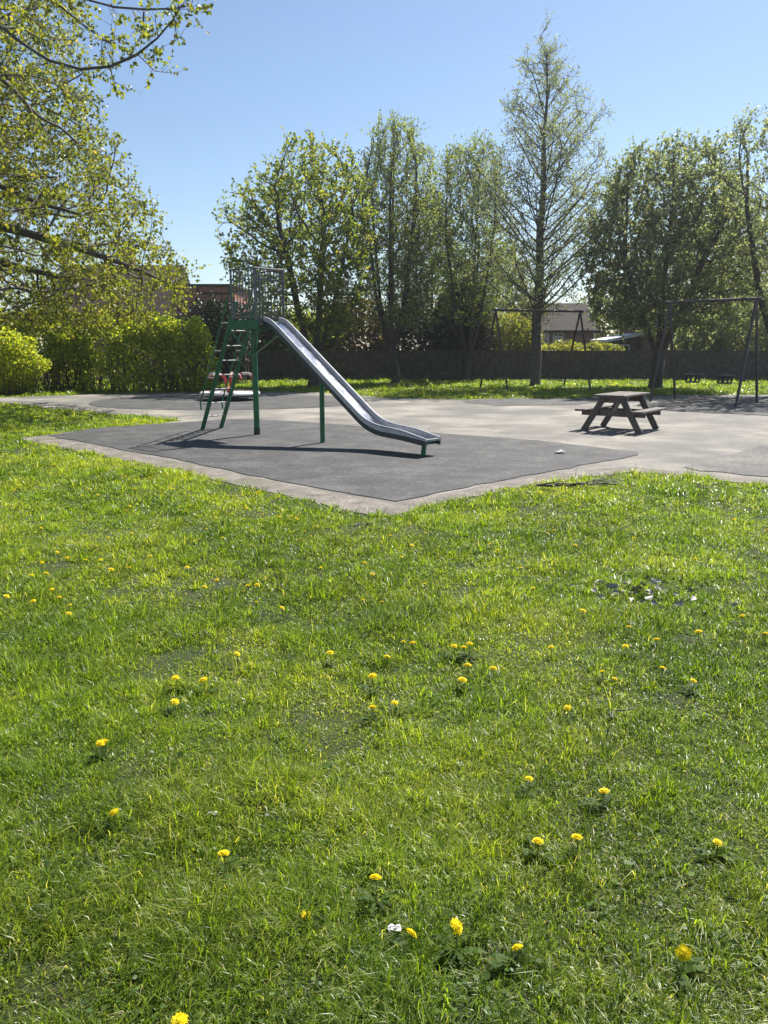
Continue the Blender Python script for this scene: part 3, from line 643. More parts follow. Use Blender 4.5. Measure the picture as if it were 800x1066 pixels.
def hedge_pts(x0, x1, y0, y1, h, n, rng, seed):
    x = rng.uniform(x0, x1, n); f = VN(seed); y = rng.uniform(y0, y1, n)
    top = h * (1 + .10 * (f(x * .9 + 100, y * 0 + 3) - .5) + .10 * (f(x * 3.1 + 100, y * 2.7) - .5)) * np.clip(np.minimum((x1 - x) / .55, (x - x0) / .5), .0, 1) ** .35
    z = top * rng.random(n) ** .75
    y = y + (f(x * 1.7 + 30, z * 1.7 + 60) - .5) * .7 + (z / h - .5) * .25 * (y < (y0 + y1) / 2)
    p = np.stack([x, y, z], 1)
    g = f(x * 2.2 + 7, z * 2.2 + y * 1.2 + 11)
    return p[rng.random(n) < np.clip(g * 2.8 - .65, .12, 1)]
rg = np.random.default_rng(9)
foliage_mass('hedge', 'long clipped hedge with yellow green top below the left tree', 'hedge', (-11, 27.4, 0), hedge_pts(-20, -5.75, 26.8, 28.0, 2.5, 62000, rg, 51), 'leaf_hedge', (.075, .14), 900, 52, (.55, .25))
foliage_mass('shrub', 'rounded bright shrub standing in front of the hedge at the left edge', 'shrub', (-12.6, 25.6, 0), ell((-12.7, 25.6, .95), (1.75, 1.0, 1.15), 13000, rg, .02, 3, .15, 61), 'leaf_hedge', (.06, .12), 150, 53, (.65, .22))
# evergreen and bushes beyond or by the fence
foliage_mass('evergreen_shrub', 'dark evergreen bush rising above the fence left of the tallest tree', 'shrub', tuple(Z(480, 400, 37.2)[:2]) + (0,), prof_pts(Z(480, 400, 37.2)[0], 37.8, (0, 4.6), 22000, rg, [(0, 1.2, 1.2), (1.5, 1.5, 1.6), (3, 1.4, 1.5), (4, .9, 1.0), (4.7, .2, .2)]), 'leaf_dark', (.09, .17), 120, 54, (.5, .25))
def bush(u, Y, w_, h, leaf, label, n=5000, seed=1, ls=(.1, .18), tint=(.5, .25), name='shrub'):
    x = Z(u, 380, Y)[0]
    foliage_mass(name, label, 'shrub', (x, Y, 0), ell((x, Y, h * .5), (w_, w_ * .8, h * .55), n, np.random.default_rng(seed), .05, 2, .25, seed), leaf, ls, 100, seed, tint, 'shrubs beyond the fence')
bush(365, 38.5, 1.9, 3.6, 'leaf_bronze', 'bronze tinted bush beyond the fence behind the chute', 8000, 71, (.10, .2), (.6, .3))
bush(315, 38, 2.2, 3.0, 'leaf_syc', 'leafy green bush beyond the fence below the rounded tree', 9000, 72)
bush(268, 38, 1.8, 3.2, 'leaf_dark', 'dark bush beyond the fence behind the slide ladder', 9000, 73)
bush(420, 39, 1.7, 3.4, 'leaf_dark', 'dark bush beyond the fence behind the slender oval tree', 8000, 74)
bush(530, 39, 1.5, 2.9, 'leaf_bush', 'bright yellow green bush beyond the fence left of the tallest trunk', 7000, 75, (.1, .2), (.8, .2))
bush(585, 40, 1.5, 1.65, 'leaf_bush', 'low sunlit bush above the fence under the white window', 4500, 76, (.1, .18), (.9, .15))
bush(622, 40.5, 1.3, 1.6, 'leaf_bush', 'low bush above the fence between the house and white outbuilding', 4500, 77, (.1, .18), (.7, .2))
bush(780, 37.6, 1.6, 3.9, 'leaf_round', 'ivy like bush in front of the brick building at the right edge', 8000, 78, (.1, .18), (.7, .25))
bush(725, 38, 1.2, 2.9, 'leaf_round', 'grey green bush in front of the brick building near the swing post', 4500, 79, (.1, .18), (.5, .25))
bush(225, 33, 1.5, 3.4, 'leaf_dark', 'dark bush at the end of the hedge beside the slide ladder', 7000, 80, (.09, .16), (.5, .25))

# ------------------------------------------------------------------ fence
fr = empty('board_fence', (6, 36.2, 0), 'long dark close boarded wooden fence behind the trees', 'fence')
xs = np.arange(-8.2, 33.1, 2.95)
for i, x in enumerate(xs):
    p = MB(); p.box((x - .05, 36.16, -.1), (x + .05, 36.26, 1.46)); p.build('post', M['fence_wood'], fr)
    if i < len(xs) - 1:
        b = MB(); x2 = x + .053
        while x2 < x + 2.89:
            wv = .118; dz = random.uniform(-.012, .012); dy = random.uniform(-.006, .006)
            b.box((x2, 36.18 + dy, .05), (min(x2 + wv, x + 2.894), 36.20 + dy, 1.34 + dz)); x2 += wv + .006
        for z in (.3, 1.1): b.box((x + .053, 36.212, z), (x + 2.894, 36.25, z + .08))
        b.build('panel', M['fence_wood'], fr)

# ------------------------------------------------------------------ houses
def window(parent, x0, x1, y, z0, z1, cols=2, rows=2):
    f = MB(); t = .06
    f.box((x0 - t, y - .06, z0 - t), (x1 + t, y + .04, z0)); f.box((x0 - t, y - .06, z1), (x1 + t, y + .04, z1 + t))
    f.box((x0 - t, y - .06, z0), (x0, y + .04, z1)); f.box((x1, y - .06, z0), (x1 + t, y + .04, z1))
    for c in range(1, cols):
        xm = x0 + (x1 - x0) * c / cols; f.box((xm - .025, y - .05, z0), (xm + .025, y + .03, z1))
    for r in range(1, rows):
        zm = z0 + (z1 - z0) * r / rows; f.box((x0, y - .047, zm - .025), (x1, y + .027, zm + .025))
    w_ = f.build('window', M['white_paint'], parent)
    g = MB(); g.box((x0, y - .02, z0), (x1, y, z1)); g.build('pane', M['glass'], w_)
def gable(root, x0, x1, y0, y1, eave, ridge, wallm, roofm, ov=.35, hip=0.0):
    wl = MB(); ym = (y0 + y1) / 2
    V = [(x0, y0, 0), (x1, y0, 0), (x1, y1, 0), (x0, y1, 0), (x0, y0, eave), (x1, y0, eave), (x1, y1, eave), (x0, y1, eave)]
    Fs = [(0, 1, 5, 4), (2, 3, 7, 6)]
    V += [(x0, ym, ridge - .1 if not hip else eave), (x1, ym, ridge - .1 if not hip else eave)]
    Fs += [(1, 2, 6, 9, 5), (3, 0, 4, 8, 7)]
    wl.add(V, Fs); wl.build('wall', wallm, root)
    rf = MB(); s = (ridge - eave) / (ym - y0); e0 = eave - s * ov
    a0, a1 = x0 - ov, x1 + ov; h0, h1 = a0 + hip, a1 - hip
    for t in (0.0, ):
        T = .16
        V = [(a0, y0 - ov, e0), (a1, y0 - ov, e0), (h1, ym, ridge), (h0, ym, ridge), (a0, y1 + ov, e0), (a1, y1 + ov, e0)]
        V2 = [(x, y, z + T) for x, y, z in V]
        rf.add(V + V2, [(6, 7, 8, 9), (11, 10, 9, 8), (0, 3, 2, 1), (5, 2, 3, 4), (0, 1, 7, 6), (4, 10, 11, 5), (6, 9, 10), (7, 11, 8), (0, 6, 10, 4), (1, 5, 11, 7)])
    return rf.build('roof', roofm, root)
# house behind the hedge on the left: long tiled roof, seen through the tree
h = empty('house', (-15, 50, 0), 'house with a long pinkish brown tiled roof behind the hedge and left tree', 'house')
x0, x1 = Z(60, 300, 48)[0], Z(176, 300, 48)[0]
rfo = gable(h, x0, x1, 46, 55, 3.2, 6.3, M['brickwork'], M['roof_tile'])
c = MB(); c.box((x0 + 3.1, 50.1, 5.2), (x0 + 3.9, 50.9, 7.4)); c.build('chimney', M['brickwork'], rfo)
# low building with striped boarding
h = empty('outbuilding', tuple(Z(208, 320, 42)[:2]) + (0,), 'low flat roofed building with reddish horizontal boarding right of the tiled house', 'building')
x0, x1 = Z(184, 320, 42)[0], Z(243, 320, 42)[0]; zt = Z(208, 296, 42)[2]
m = MB(); m.box((x0, 42, 0), (x1, 47, zt - 1.75)); m.build('wall', M['brickwork'], h)
m = MB(); m.box((x0 - .1, 41.85, zt - 1.75), (x1 + .1, 47.1, zt - .12)); m.build('boarding', M['cladding'], h)
m = MB(); m.box((x0 - .25, 41.7, zt - .12), (x1 + .25, 47.2, zt)); m.build('roof', M['fence_wood'], h)
# house with the white window beyond the fence
h = empty('house', tuple(Z(590, 350, 52)[:2]) + (0,), 'brown brick house with a white framed window beyond the fence', 'house')
x0, x1 = Z(560, 340, 52)[0], Z(619, 340, 52)[0]
gable(h, x0, x1, 52, 60, Z(580, 344, 52)[2], Z(580, 318, 56)[2], M['brickwork'], M['roof_brown'])
xa, xb = Z(577, 340, 52)[0], Z(586, 340, 52)[0]; window(h, xa, xb, 51.95, Z(580, 358, 52)[2], Z(580, 347, 52)[2], 2, 3)
xa, xb = Z(566, 340, 52)[0], Z(571, 340, 52)[0]; window(h, xa, xb, 51.95, Z(580, 357, 52)[2], Z(580, 348, 52)[2], 1, 2)
# white outbuilding
h = empty('garden_building', tuple(Z(650, 355, 44)[:2]) + (0,), 'low garden building with pale sloping roof edge above the fence', 'shed')
x0, x1 = Z(634, 355, 44)[0], Z(664, 355, 44)[0]; z1 = Z(650, 354, 44)[2]
m = MB(); m.add([(x0, 44, 0), (x1, 44, 0), (x1, 44, z1 + .22), (x0, 44, z1 - .1), (x0, 47, 0), (x1, 47, 0), (x1, 47, z1 + .22), (x0, 47, z1 - .1)], [(0, 1, 2, 3), (5, 4, 7, 6), (4, 0, 3, 7), (1, 5, 6, 2)]); m.build('wall', M['fence_wood'], h)
m = MB(); m.add([(x0 - .2, 43.7, z1 - .12), (x1 + .2, 43.7, z1 + .25), (x1 + .2, 47.2, z1 + .25), (x0 - .2, 47.2, z1 - .12), (x0 - .2, 43.7, z1 + .03), (x1 + .2, 43.7, z1 + .4), (x1 + .2, 47.2, z1 + .4), (x0 - .2, 47.2, z1 + .03)],
              [(3, 2, 1, 0), (4, 5, 6, 7), (0, 1, 5, 4), (1, 2, 6, 5), (2, 3, 7, 6), (3, 0, 4, 7)]); m.build('roof', M['white_paint'], h)
window(h, x0 + .25, x1 - .5, 43.95, z1 - .75, z1 - .3, 3, 1)
# brick building on the right
h = empty('brick_building', tuple(Z(760, 350, 41)[:2]) + (0,), 'dark red brick building in shade beyond the fence at the right', 'building')
x0 = Z(688, 350, 41)[0]; z1 = Z(740, 316, 41)[2]
m = MB(); m.box((x0, 41, 0), (x0 + 13, 48, z1)); m.build('wall', M['brickwork'], h)
m = MB(); V = [(x0 - .3, 40.7, z1), (x0 + 13.3, 40.7, z1), (x0 + 13.3, 48.3, z1), (x0 - .3, 48.3, z1), (x0 - .3, 40.7, z1 + .18), (x0 + 13.3, 40.7, z1 + .18), (x0 + 13.3, 48.3, z1 + .18), (x0 - .3, 48.3, z1 + .18)]
m.add(V, [(3, 2, 1, 0), (4, 5, 6, 7), (0, 1, 5, 4), (1, 2, 6, 5), (2, 3, 7, 6), (3, 0, 4, 7)]); m.build('roof', M['dark_tube'], h)
window(h, x0 + 2.4, x0 + 3.4, 40.95, 1.6, 2.7, 2, 1); window(h, x0 + 4.8, x0 + 5.8, 40.95, 1.6, 2.7, 2, 1)

# ------------------------------------------------------------------ the slide
A = np.array(G(268, 453)); Fp = np.array(G(445, 475)); s2 = (Fp - A) / np.linalg.norm(Fp - A); n2 = np.array((-s2[1], s2[0]))
def P(t, l, z): q = A + s2 * t + n2 * l; return np.array((q[0], q[1], z))
S3 = np.array((s2[0], s2[1], 0)); N3 = np.array((n2[0], n2[1], 0)); UP = np.array((0, 0, 1.))
SL = empty('playground_slide', tuple(P(0, 0, .012)), 'tall steel playground slide with green ladder and posts on the grey rubber', 'slide')
def interp(pts, ts):
    x = [p[0] for p in pts]; z = [p[1] for p in pts]; y = np.interp(ts, x, z)
    k = np.array([.25, .5, .25])
    for _ in range(4): y[1:-1] = .25 * y[:-2] + .5 * y[1:-1] + .25 * y[2:]
    return y
ts = np.linspace(.50, 4.04, 56)
bed = interp([(.5, 1.96), (.66, 1.94), (2.82, .42), (3.1, .33), (3.6, .30), (4.04, .25)], ts)
rim = interp([(.5, 2.00), (.66, 1.985), (2.82, .47), (3.1, .385), (3.6, .345), (3.9, .28), (4.04, .255)], ts)
HW = .15
m = MB(); V = []; Fs = []
for t, z in zip(ts, bed): V += [P(t, -HW, z), P(t, HW, z), P(t, HW, z - .012), P(t, -HW, z - .012)]
for i in range(len(ts) - 1):
    a = i * 4; b = a + 4; Fs += [(a, a + 1, b + 1, b), (a + 3, b + 3, b + 2, a + 2)]
a = (len(ts) - 1) * 4; Fs += [(a, a + 1, a + 2, a + 3), (3, 2, 1, 0)]
m.add(V, Fs); chute = m.build('chute', M['steel'], SL, True)
for sgn in (-1, 1):
    m = MB(); V = []; Fs = []; i0 = sgn * (HW + .001); i1 = sgn * (HW + .022)
    for t, z, zb in zip(ts, rim, bed): V += [P(t, i0, zb - .012), P(t, i0, z), P(t, i1, z), P(t, i1, zb - .012)]
    for i in range(len(ts) - 1):
        a = i * 4; b = a + 4
        for k in range(4): Fs.append((a + k, a + (k + 1) % 4, b + (k + 1) % 4, b + k))
    a = (len(ts) - 1) * 4; Fs += [(a, a + 1, a + 2, a + 3), (3, 2, 1, 0)]
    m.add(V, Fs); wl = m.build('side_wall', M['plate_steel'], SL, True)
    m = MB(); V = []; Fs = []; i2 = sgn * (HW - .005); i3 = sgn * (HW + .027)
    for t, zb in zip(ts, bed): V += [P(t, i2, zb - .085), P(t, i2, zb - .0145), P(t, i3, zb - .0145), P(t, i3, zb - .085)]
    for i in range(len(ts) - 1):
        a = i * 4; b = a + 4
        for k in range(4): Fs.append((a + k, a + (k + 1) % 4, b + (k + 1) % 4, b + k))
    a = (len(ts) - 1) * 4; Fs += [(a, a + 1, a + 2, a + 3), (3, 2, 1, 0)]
    m.add(V, Fs); m.build('chute_shade_band', M['side_shade_steel'], SL, True)  # dark strip along the outer side, its shade painted in
    m = MB(); m.tube([P(t, sgn * (HW + .013), z + .010) for t, z in zip(ts, rim)], .017, 8); m.build('rim', M['plate_steel'], wl, True)
m = MB(); V = []
m.bar(P(4.03, -HW - .02, .243), P(4.03, HW + .02, .243), .04, .03); m.build('end_lip', M['zinc'], chute)
def post(t, l, z, r=.045, name='post', plate=True):
    m = MB(); m.tube([P(t, l, 0), P(t, l, z)], r, 16)
    p = m.build(name, M['green_paint'], SL, True)
    return p
p = post(0.0, .0, 1.93, .052)
m = MB(); m.tube([P(0, 0, .012), P(0, 0, .13)], .056, 16); m.build('post_sleeve', M['black_rubber'], p, True)
post(1.72, 0, 1.13, .04)
m = MB(); m.tube([P(3.90, -.05, 0), P(3.93, -.05, .19)], .035, 14); m.build('foot_post', M['green_paint'], SL, True)
m = MB(); m.bar(P(3.93, -.14, .185), P(3.93, .14, .185), .06, .03); m.build('chute_bracket', M['green_paint'], SL)
m = MB(); m.bar(P(1.72, -.14, 1.09), P(1.72, .14, 1.09), .05, .04); m.build('chute_bracket', M['green_paint'], SL)
# platform and skirts
m = MB(); m.frame_box(P(.1, .02, 1.935), S3, N3, UP, .40, .28, .025); m.build('platform', M['galv'], SL)
for l in (-.292, .325):
    m = MB(); m.frame_box(P(.1, l, 1.9), S3, N3, UP, .41, .012, .075); m.build('skirt', M['green_paint'], SL)
m = MB()
m.bar(P(-.33, -.3, 1.86), P(-.02, -.03, 1.35), .035, .035); m.bar(P(-.33, .34, 1.86), P(-.02, .03, 1.35), .035, .035)
m.bar(P(.5, -.3, 1.86), P(.03, -.03, 1.45), .035, .035); m.bar(P(.5, .34, 1.86), P(.03, .03, 1.45), .035, .035); m.build('brace', M['green_paint'], SL)
# guard rails: two cages of upright bars
for l in (-.285, .315):
    m = MB(); z0, z1 = 1.99, 2.80
    for z in (z0 + .02, z1): m.tube([P(-.21, l, z), P(.44, l, z)], .013, 8)
    m.tube([P(-.21, l, z0 + .46), P(.44, l, z0 + .46)], .010, 6)
    for t in (-.21, .44): m.tube([P(t, l, z0 - .12), P(t, l, z1)], .019, 8)
    for t in np.linspace(-.13, .36, 7): m.tube([P(t, l, z0 + .02), P(t, l, z1)], .0095, 6)
    m.build('guard_rail', M['galv'], SL, True)
m = MB(); m.tube([P(.44, -.285, 2.62), P(.44, .315, 2.62)], .017, 8); m.tube([P(.44, -.285, 2.80), P(.44, .315, 2.80)], .017, 8)
for l in (-.25, .29):
    m.tube([P(.44, l, 2.62), P(.44, l, 2.80)], .009, 6); m.tube([P(.44, l, 1.95), P(.44, l, 2.62)], .009, 6)
m.build('entry_bar', M['galv'], SL, True)
# ladder
LAD = MB(); tb_, tt_ = -1.45, -.40; lz = 1.98
lad = None
def lp_(z): return tb_ + (tt_ - tb_) * z / lz
m = MB()
for l in (-.17, ):
    m.bar(P(lp_(0), l, 0), P(lp_(2.3), l, 2.3), .035, .085, up=tuple(N3), bev=.008)
lad = m.build('ladder', M['green_paint'], SL)
def sub(mb, name, mt, sm=False): return mb.build(name, M[mt], lad, sm)
m = MB(); m.bar(P(lp_(0), .25, 0), P(lp_(2.3), .25, 2.3), .035, .085, up=tuple(N3), bev=.008); sub(m, 'stringer', 'green_paint')
for i in range(7):
    z = .26 + i * .258; m = MB()
    m.frame_box(P(lp_(z) + .0, .04, z), N3, S3, UP, .195, .028, .010, .005); sub(m, 'rung', 'zinc')
for l, lo in ((-.17, -.20), (.25, .28)):
    m = MB(); o = -.24
    pts = [P(lp_(.42) + o + .06, lo, .38), P(lp_(.5) + o, lo, .50)] + [P(lp_(z) + o, lo, z) for z in np.linspace(.8, 2.4, 7)] + [P(lp_(2.5) + o + .05, lo, 2.62), P(lp_(2.5) + o + .16, lo, 2.72), P(-.27, lo * 1.3, 2.70)]
    m.tube(pts, .015, 8); sub(m, 'handrail', 'green_paint', True)
    for z in (.5, .98, 1.46, 1.94):
        m = MB(); m.tube([P(lp_(z) - .24, lo, z), P(lp_(z) - .02, lo, z)], .013, 8); sub(m, 'bracket', 'zinc', True)

# ------------------------------------------------------------------ roundabout
rx, ry = G(240, 416.5)
RB = empty('roundabout', (rx, ry, .012), 'low round playground roundabout with pale rim and red bars behind the ladder', 'roundabout')
m = MB(); m.lathe((rx, ry, .012), [(.25, 0), (.25, .10), (.70, .11), (.70, .16)], 40); m.build('base', M['black_rubber'], RB, True)
m = MB(); m.lathe((rx, ry, .012), [(.74, .17), (.78, .175), (.78, .20), (.70, .212), (.02, .215)], 48); m.build('deck', M['deck_grey'], RB, True)
m = MB(); pr = [(.785, .15), (.86, .155), (.87, .20), (.84, .235), (.785, .24)]
V = []; Fs = []; n = 48
for r_, z in pr:
    for k in range(n): a = 2 * math.pi * k / n; V.append((rx + r_ * math.cos(a), ry + r_ * math.sin(a), .012 + z))
for i in range(5):
    j = (i + 1) % 5
    for k in range(n): k2 = (k + 1) % n; Fs.append((i * n + k, i * n + k2, j * n + k2, j * n + k))
m.add(V, Fs); m.build('rim', M['rim_pale'], RB, True)
for k in range(5):
    a = 2 * math.pi * k / 5 + .35; c_, s_ = math.cos(a), math.sin(a)
    pts = [(rx + r_ * c_, ry + r_ * s_, .2 + z) for r_, z in ((.70, 0), (.71, .3), (.70, .42), (.64, .52), (.54, .56), (.36, .56), (.22, .50), (.14, .38), (.12, .2), (.12, 0))]
    m = MB(); m.tube(pts, .032, 8); b = m.build('bar', M['red_tube'], RB, True)
    m = MB(); m.tube(pts[3:6], .036, 8); m.build('hand_grip', M['zinc'], b, True)
m = MB(); m.lathe((rx, ry, .012), [(.10, .2), (.10, .34), (.04, .38)], 20); m.build('hub', M['red_tube'], RB, True)

# ------------------------------------------------------------------ swings
def swing_frame(label, legs, top, seats, mtl='dark_tube'):
    c = np.mean([np.array(l) for l in legs], axis=0)
    r = empty('swing_frame', (c[0], c[1], .012), label, 'swing')
    a0, a1 = top
    for (lx, ly), e in zip(legs, (0, 0, 1, 1)):
        m = MB(); m.tube([(lx, ly, 0), tuple(top[e])], .036, 10); m.build('leg', M[mtl], r, True)
    m = MB(); d = norm(np.array(a1) - np.array(a0)); m.tube([np.array(a0) - d * .12, np.array(a1) + d * .12], .042, 12); beam = m.build('top_beam', M['red_tube' if False else mtl], r, True)
    yaw = math.atan2(d[1], d[0])
    for f in seats:
        q = np.array(a0) + (np.array(a1) - np.array(a0)) * f; side = np.array((d[0], d[1], 0)); fw = np.array((-d[1], d[0], 0))
        st = MB(); z = .56
        st.frame_box(q * [1, 1, 0] + [0, 0, z + .2], side, fw, UP, .20, .03, .022, .01)
        st.frame_box(q * [1, 1, 0] + [0, 0, z + .2] + fw * .24, side, fw, UP, .20, .03, .022, .01)
        for sg in (-1, 1): st.frame_box(q * [1, 1, 0] + [0, 0, z + .2] + fw * .12 + side * sg * .2, fw, side, UP, .14, .025, .022, .01)
        st.frame_box(q * [1, 1, 0] + [0, 0, z] + fw * .12, side, fw, UP, .15, .12, .02, .01)
        for k in (-.13, 0, .13): st.bar(q * [1, 1, 0] + [0, 0, z] + side * k, q * [1, 1, 0] + [0, 0, z + .2] + side * k, .05, .02)
        for k in (-.13, .13): st.bar(q * [1, 1, 0] + [0, 0, z] + side * k + fw * .24, q * [1, 1, 0] + [0, 0, z + .2] + side * k + fw * .24, .05, .02)
        so_ = st.build('seat', M['black_rubber'], r)
        for sg in (-1, 1):
            ch = MB()
            ch.tube([q + side * sg * .21 + [0, 0, -.03], q * [1, 1, 0] + [0, 0, z + .42] + fw * .12 + side * sg * .2], .007, 5)
            for e in (0, .24): ch.tube([q * [1, 1, 0] + [0, 0, z + .42] + fw * .12 + side * sg * .2, q * [1, 1, 0] + [0, 0, z + .21] + fw * e + side * sg * .2], .007, 5)
            ch.build('chain', M['dark_tube'], so_)
L1 = [G(529, 408), G(500, 404.5), G(615, 407), G(587, 402)]
mid = lambda a, b: ((a[0] + b[0]) / 2, (a[1] + b[1]) / 2)
t0 = mid(L1[0], L1[1]); t1 = mid(L1[2], L1[3]); zt = Z(565, 323.5, (t0[1] + t1[1]) / 2)[2]
swing_frame('dark metal swing frame with no seats in front of the tallest tree', L1, [(t0[0], t0[1], zt), (t1[0], t1[1], zt)], [])
L2 = [G(677, 418), G(703, 416.5), G(766, 424), G(788, 420)]
t0 = mid(L2[0], L2[1]); t1 = mid(L2[2], L2[3]); zt = Z(745, 313, (t0[1] + t1[1]) / 2)[2]
swing_frame('dark metal swing frame with two cradle seats near the right edge', L2, [(t0[0], t0[1], zt), (t1[0], t1[1], zt)], [.33, .71])

# ------------------------------------------------------------------ picnic table
c0 = np.array((4.46, 14.70)); al = norm(np.array((.72, .94))); bl = np.array((al[1], -al[0]))
PT = empty('picnic_table', (c0[0], c0[1], .004), 'dark wooden picnic table with attached benches on the pale tarmac', 'picnic table')
def Q(a, b, z): q = c0 + al * a + bl * b; return np.array((q[0], q[1], z))
A3 = np.array((al[0], al[1], 0)); B3 = np.array((bl[0], bl[1], 0))
m = MB()
for k in range(4): m.frame_box(Q(0, -.228 + k * .152, .66), A3, B3, UP, .66, .070, .019, .006)
top_ = m.build('tabletop', M['plank'], PT)
for a in (-.42, .42): m = MB(); m.frame_box(Q(a, 0, .618), B3, A3, UP, .27, .035, .022); m.build('batten', M['plank'], top_)
for sg in (-1, 1):
    m = MB()
    for k in (0, 1): m.frame_box(Q(0, sg * (.47 + k * .115), .385), A3, B3, UP, .66, .053, .019, .006)
    m.build('bench', M['plank'], PT)
for a in (-.46, .46):
    for sg in (-1, 1):
        m = MB(); m.bar(Q(a, sg * .17, .62), Q(a, sg * .53, .0), .05, .11, up=tuple(B3), bev=.006); m.build('leg', M['plank'], PT)
    m = MB(); o = .056 if a < 0 else -.056
    m.frame_box(Q(a + o, 0, .325), B3, A3, UP, .60, .024, .045); m.frame_box(Q(a + o, 0, .565), B3, A3, UP, .25, .024, .04); m.build('crosspiece', M['plank'], PT)
m = MB(); m.bar(Q(-.40, 0, .33), Q(-.05, 0, .63), .10, .03, up=tuple(B3)); m.bar(Q(.40, 0, .33), Q(.05, 0, .63), .10, .03, up=tuple(B3)); m.build('brace', M['plank'], PT)

# ------------------------------------------------------------------ dandelions
def petal_head(seed):
    rng = random.Random(seed); V = []; Fs = []
    for ring, (n, r0, r1, z0, z1) in enumerate(((26, .003, .0195, .000, .0015), (24, .003, .0175, .001, .005), (20, .002, .0135, .002, .008), (14, .001, .009, .003, .0095), (8, .0, .005, .004, .0105))):
        for k in range(n):
            a = 2 * math.pi * (k + rng.uniform(-.3, .3)) / n; R1 = r1 * rng.uniform(.85, 1.08); w_ = .0019; zz = z1 + rng.uniform(-.0012, .0012)
            c_, s_ = math.cos(a), math.sin(a); b = len(V)
            rm = (r0 + R1) / 2
            V += [(r0 * c_ + s_ * w_ * .5, r0 * s_ - c_ * w_ * .5, z0), (rm * c_ + s_ * w_, rm * s_ - c_ * w_, (z0 + zz) / 2 + .0012), (R1 * c_ + s_ * w_ * .7, R1 * s_ - c_ * w_ * .7, zz),
                  (R1 * c_ - s_ * w_ * .7, R1 * s_ + c_ * w_ * .7, zz), (rm * c_ - s_ * w_, rm * s_ + c_ * w_, (z0 + zz) / 2 + .0012), (r0 * c_ - s_ * w_ * .5, r0 * s_ + c_ * w_ * .5, z0)]
            Fs += [(b, b + 1, b + 4, b + 5), (b + 1, b + 2, b + 3, b + 4)]
    b = len(V); nd = 10
    for rr_, zz in ((.0125, .003), (.009, .0075), (.0045, .0098)):
        for k in range(nd): V.append((rr_ * math.cos(6.2832 * k / nd), rr_ * math.sin(6.2832 * k / nd), zz))
    for j in range(2):
        for k in range(nd): Fs.append((b + j * nd + k, b + j * nd + (k + 1) % nd, b + (j + 1) * nd + (k + 1) % nd, b + (j + 1) * nd + k))
    Fs.append(tuple(b + 2 * nd + k for k in range(nd)))
    me = bpy.data.meshes.new('flower_head'); me.from_pydata(V, [], Fs); me.materials.append(M['petal']); me.update(); return me
HEADS = [petal_head(i) for i in range(3)]
mb = MB(); mb.tube([(0, 0, -.09), (.003, .001, -.05), (.002, 0, -.014), (0, 0, -.008), (0, 0, 0)], [.0016, .0016, .0018, .0055, .0045], 7)
STEM = bpy.data.meshes.new('stem'); STEM.from_pydata(mb.v, [], mb.f); STEM.materials.append(M['flower_stem']); STEM.update()
def rosette(seed):
    rng = random.Random(seed); V = []; Fs = []; A_ = []
    for k in range(rng.randint(6, 9)):
        a = rng.uniform(0, 6.28); L = rng.uniform(.06, .12); c_, s_ = math.cos(a), math.sin(a); b = len(V); nseg = 7; t_ = rng.random()
        for i in range(nseg + 1):
            t = i / nseg; wd = .011 * math.sin(math.pi * min(1, t * .8 + .08)) * (1.25 if i % 2 else .7); z = .012 + .03 * math.sin(t * 2.2) * rng.uniform(.8, 1.1)
            for sg in (-1, 1): V.append((c_ * L * t - s_ * wd * sg, s_ * L * t + c_ * wd * sg, z + .003 * abs(sg))); A_.append(t_)
        for i in range(nseg): Fs.append((b + 2 * i, b + 2 * i + 1, b + 2 * i + 3, b + 2 * i + 2))
    me = bpy.data.meshes.new('leaves'); me.from_pydata(V, [], Fs); at = me.attributes.new('tint', 'FLOAT', 'POINT'); at.data.foreach_set('value', A_)
    me.materials.append(M['rosette']); me.update(); return me
ROS = [rosette(i) for i in range(3)]
GRP = 'yellow dandelions scattered over the lawn'
def dandelion(u, v, label, h, i, scale=1.0, leaves=True, tilt=None):
    x, y = G(u, v, h)
    r = empty('dandelion', (x, y, 0), label, 'flower', GRP); rr = random.Random(i * 7 + 1)
    hd = bpy.data.objects.new('flower_head', HEADS[i % 3]); st = bpy.data.objects.new('stem', STEM)
    for o in (hd, st): COL.objects.link(o); o.parent = r; o.location = (0, 0, h)
    tx = tilt if tilt is not None else rr.uniform(-.1, .5)
    hd.rotation_euler = (tx, rr.uniform(-.35, .35), rr.uniform(0, 6)); hd.scale = (scale,) * 3; st.scale = (1, 1, h / .088)
    if leaves:
        lv = bpy.data.objects.new('leaves', ROS[i % 3]); COL.objects.link(lv); lv.parent = r; lv.rotation_euler = (0, 0, rr.uniform(0, 6)); lv.scale = (rr.uniform(.5, .75),) * 3
    return r
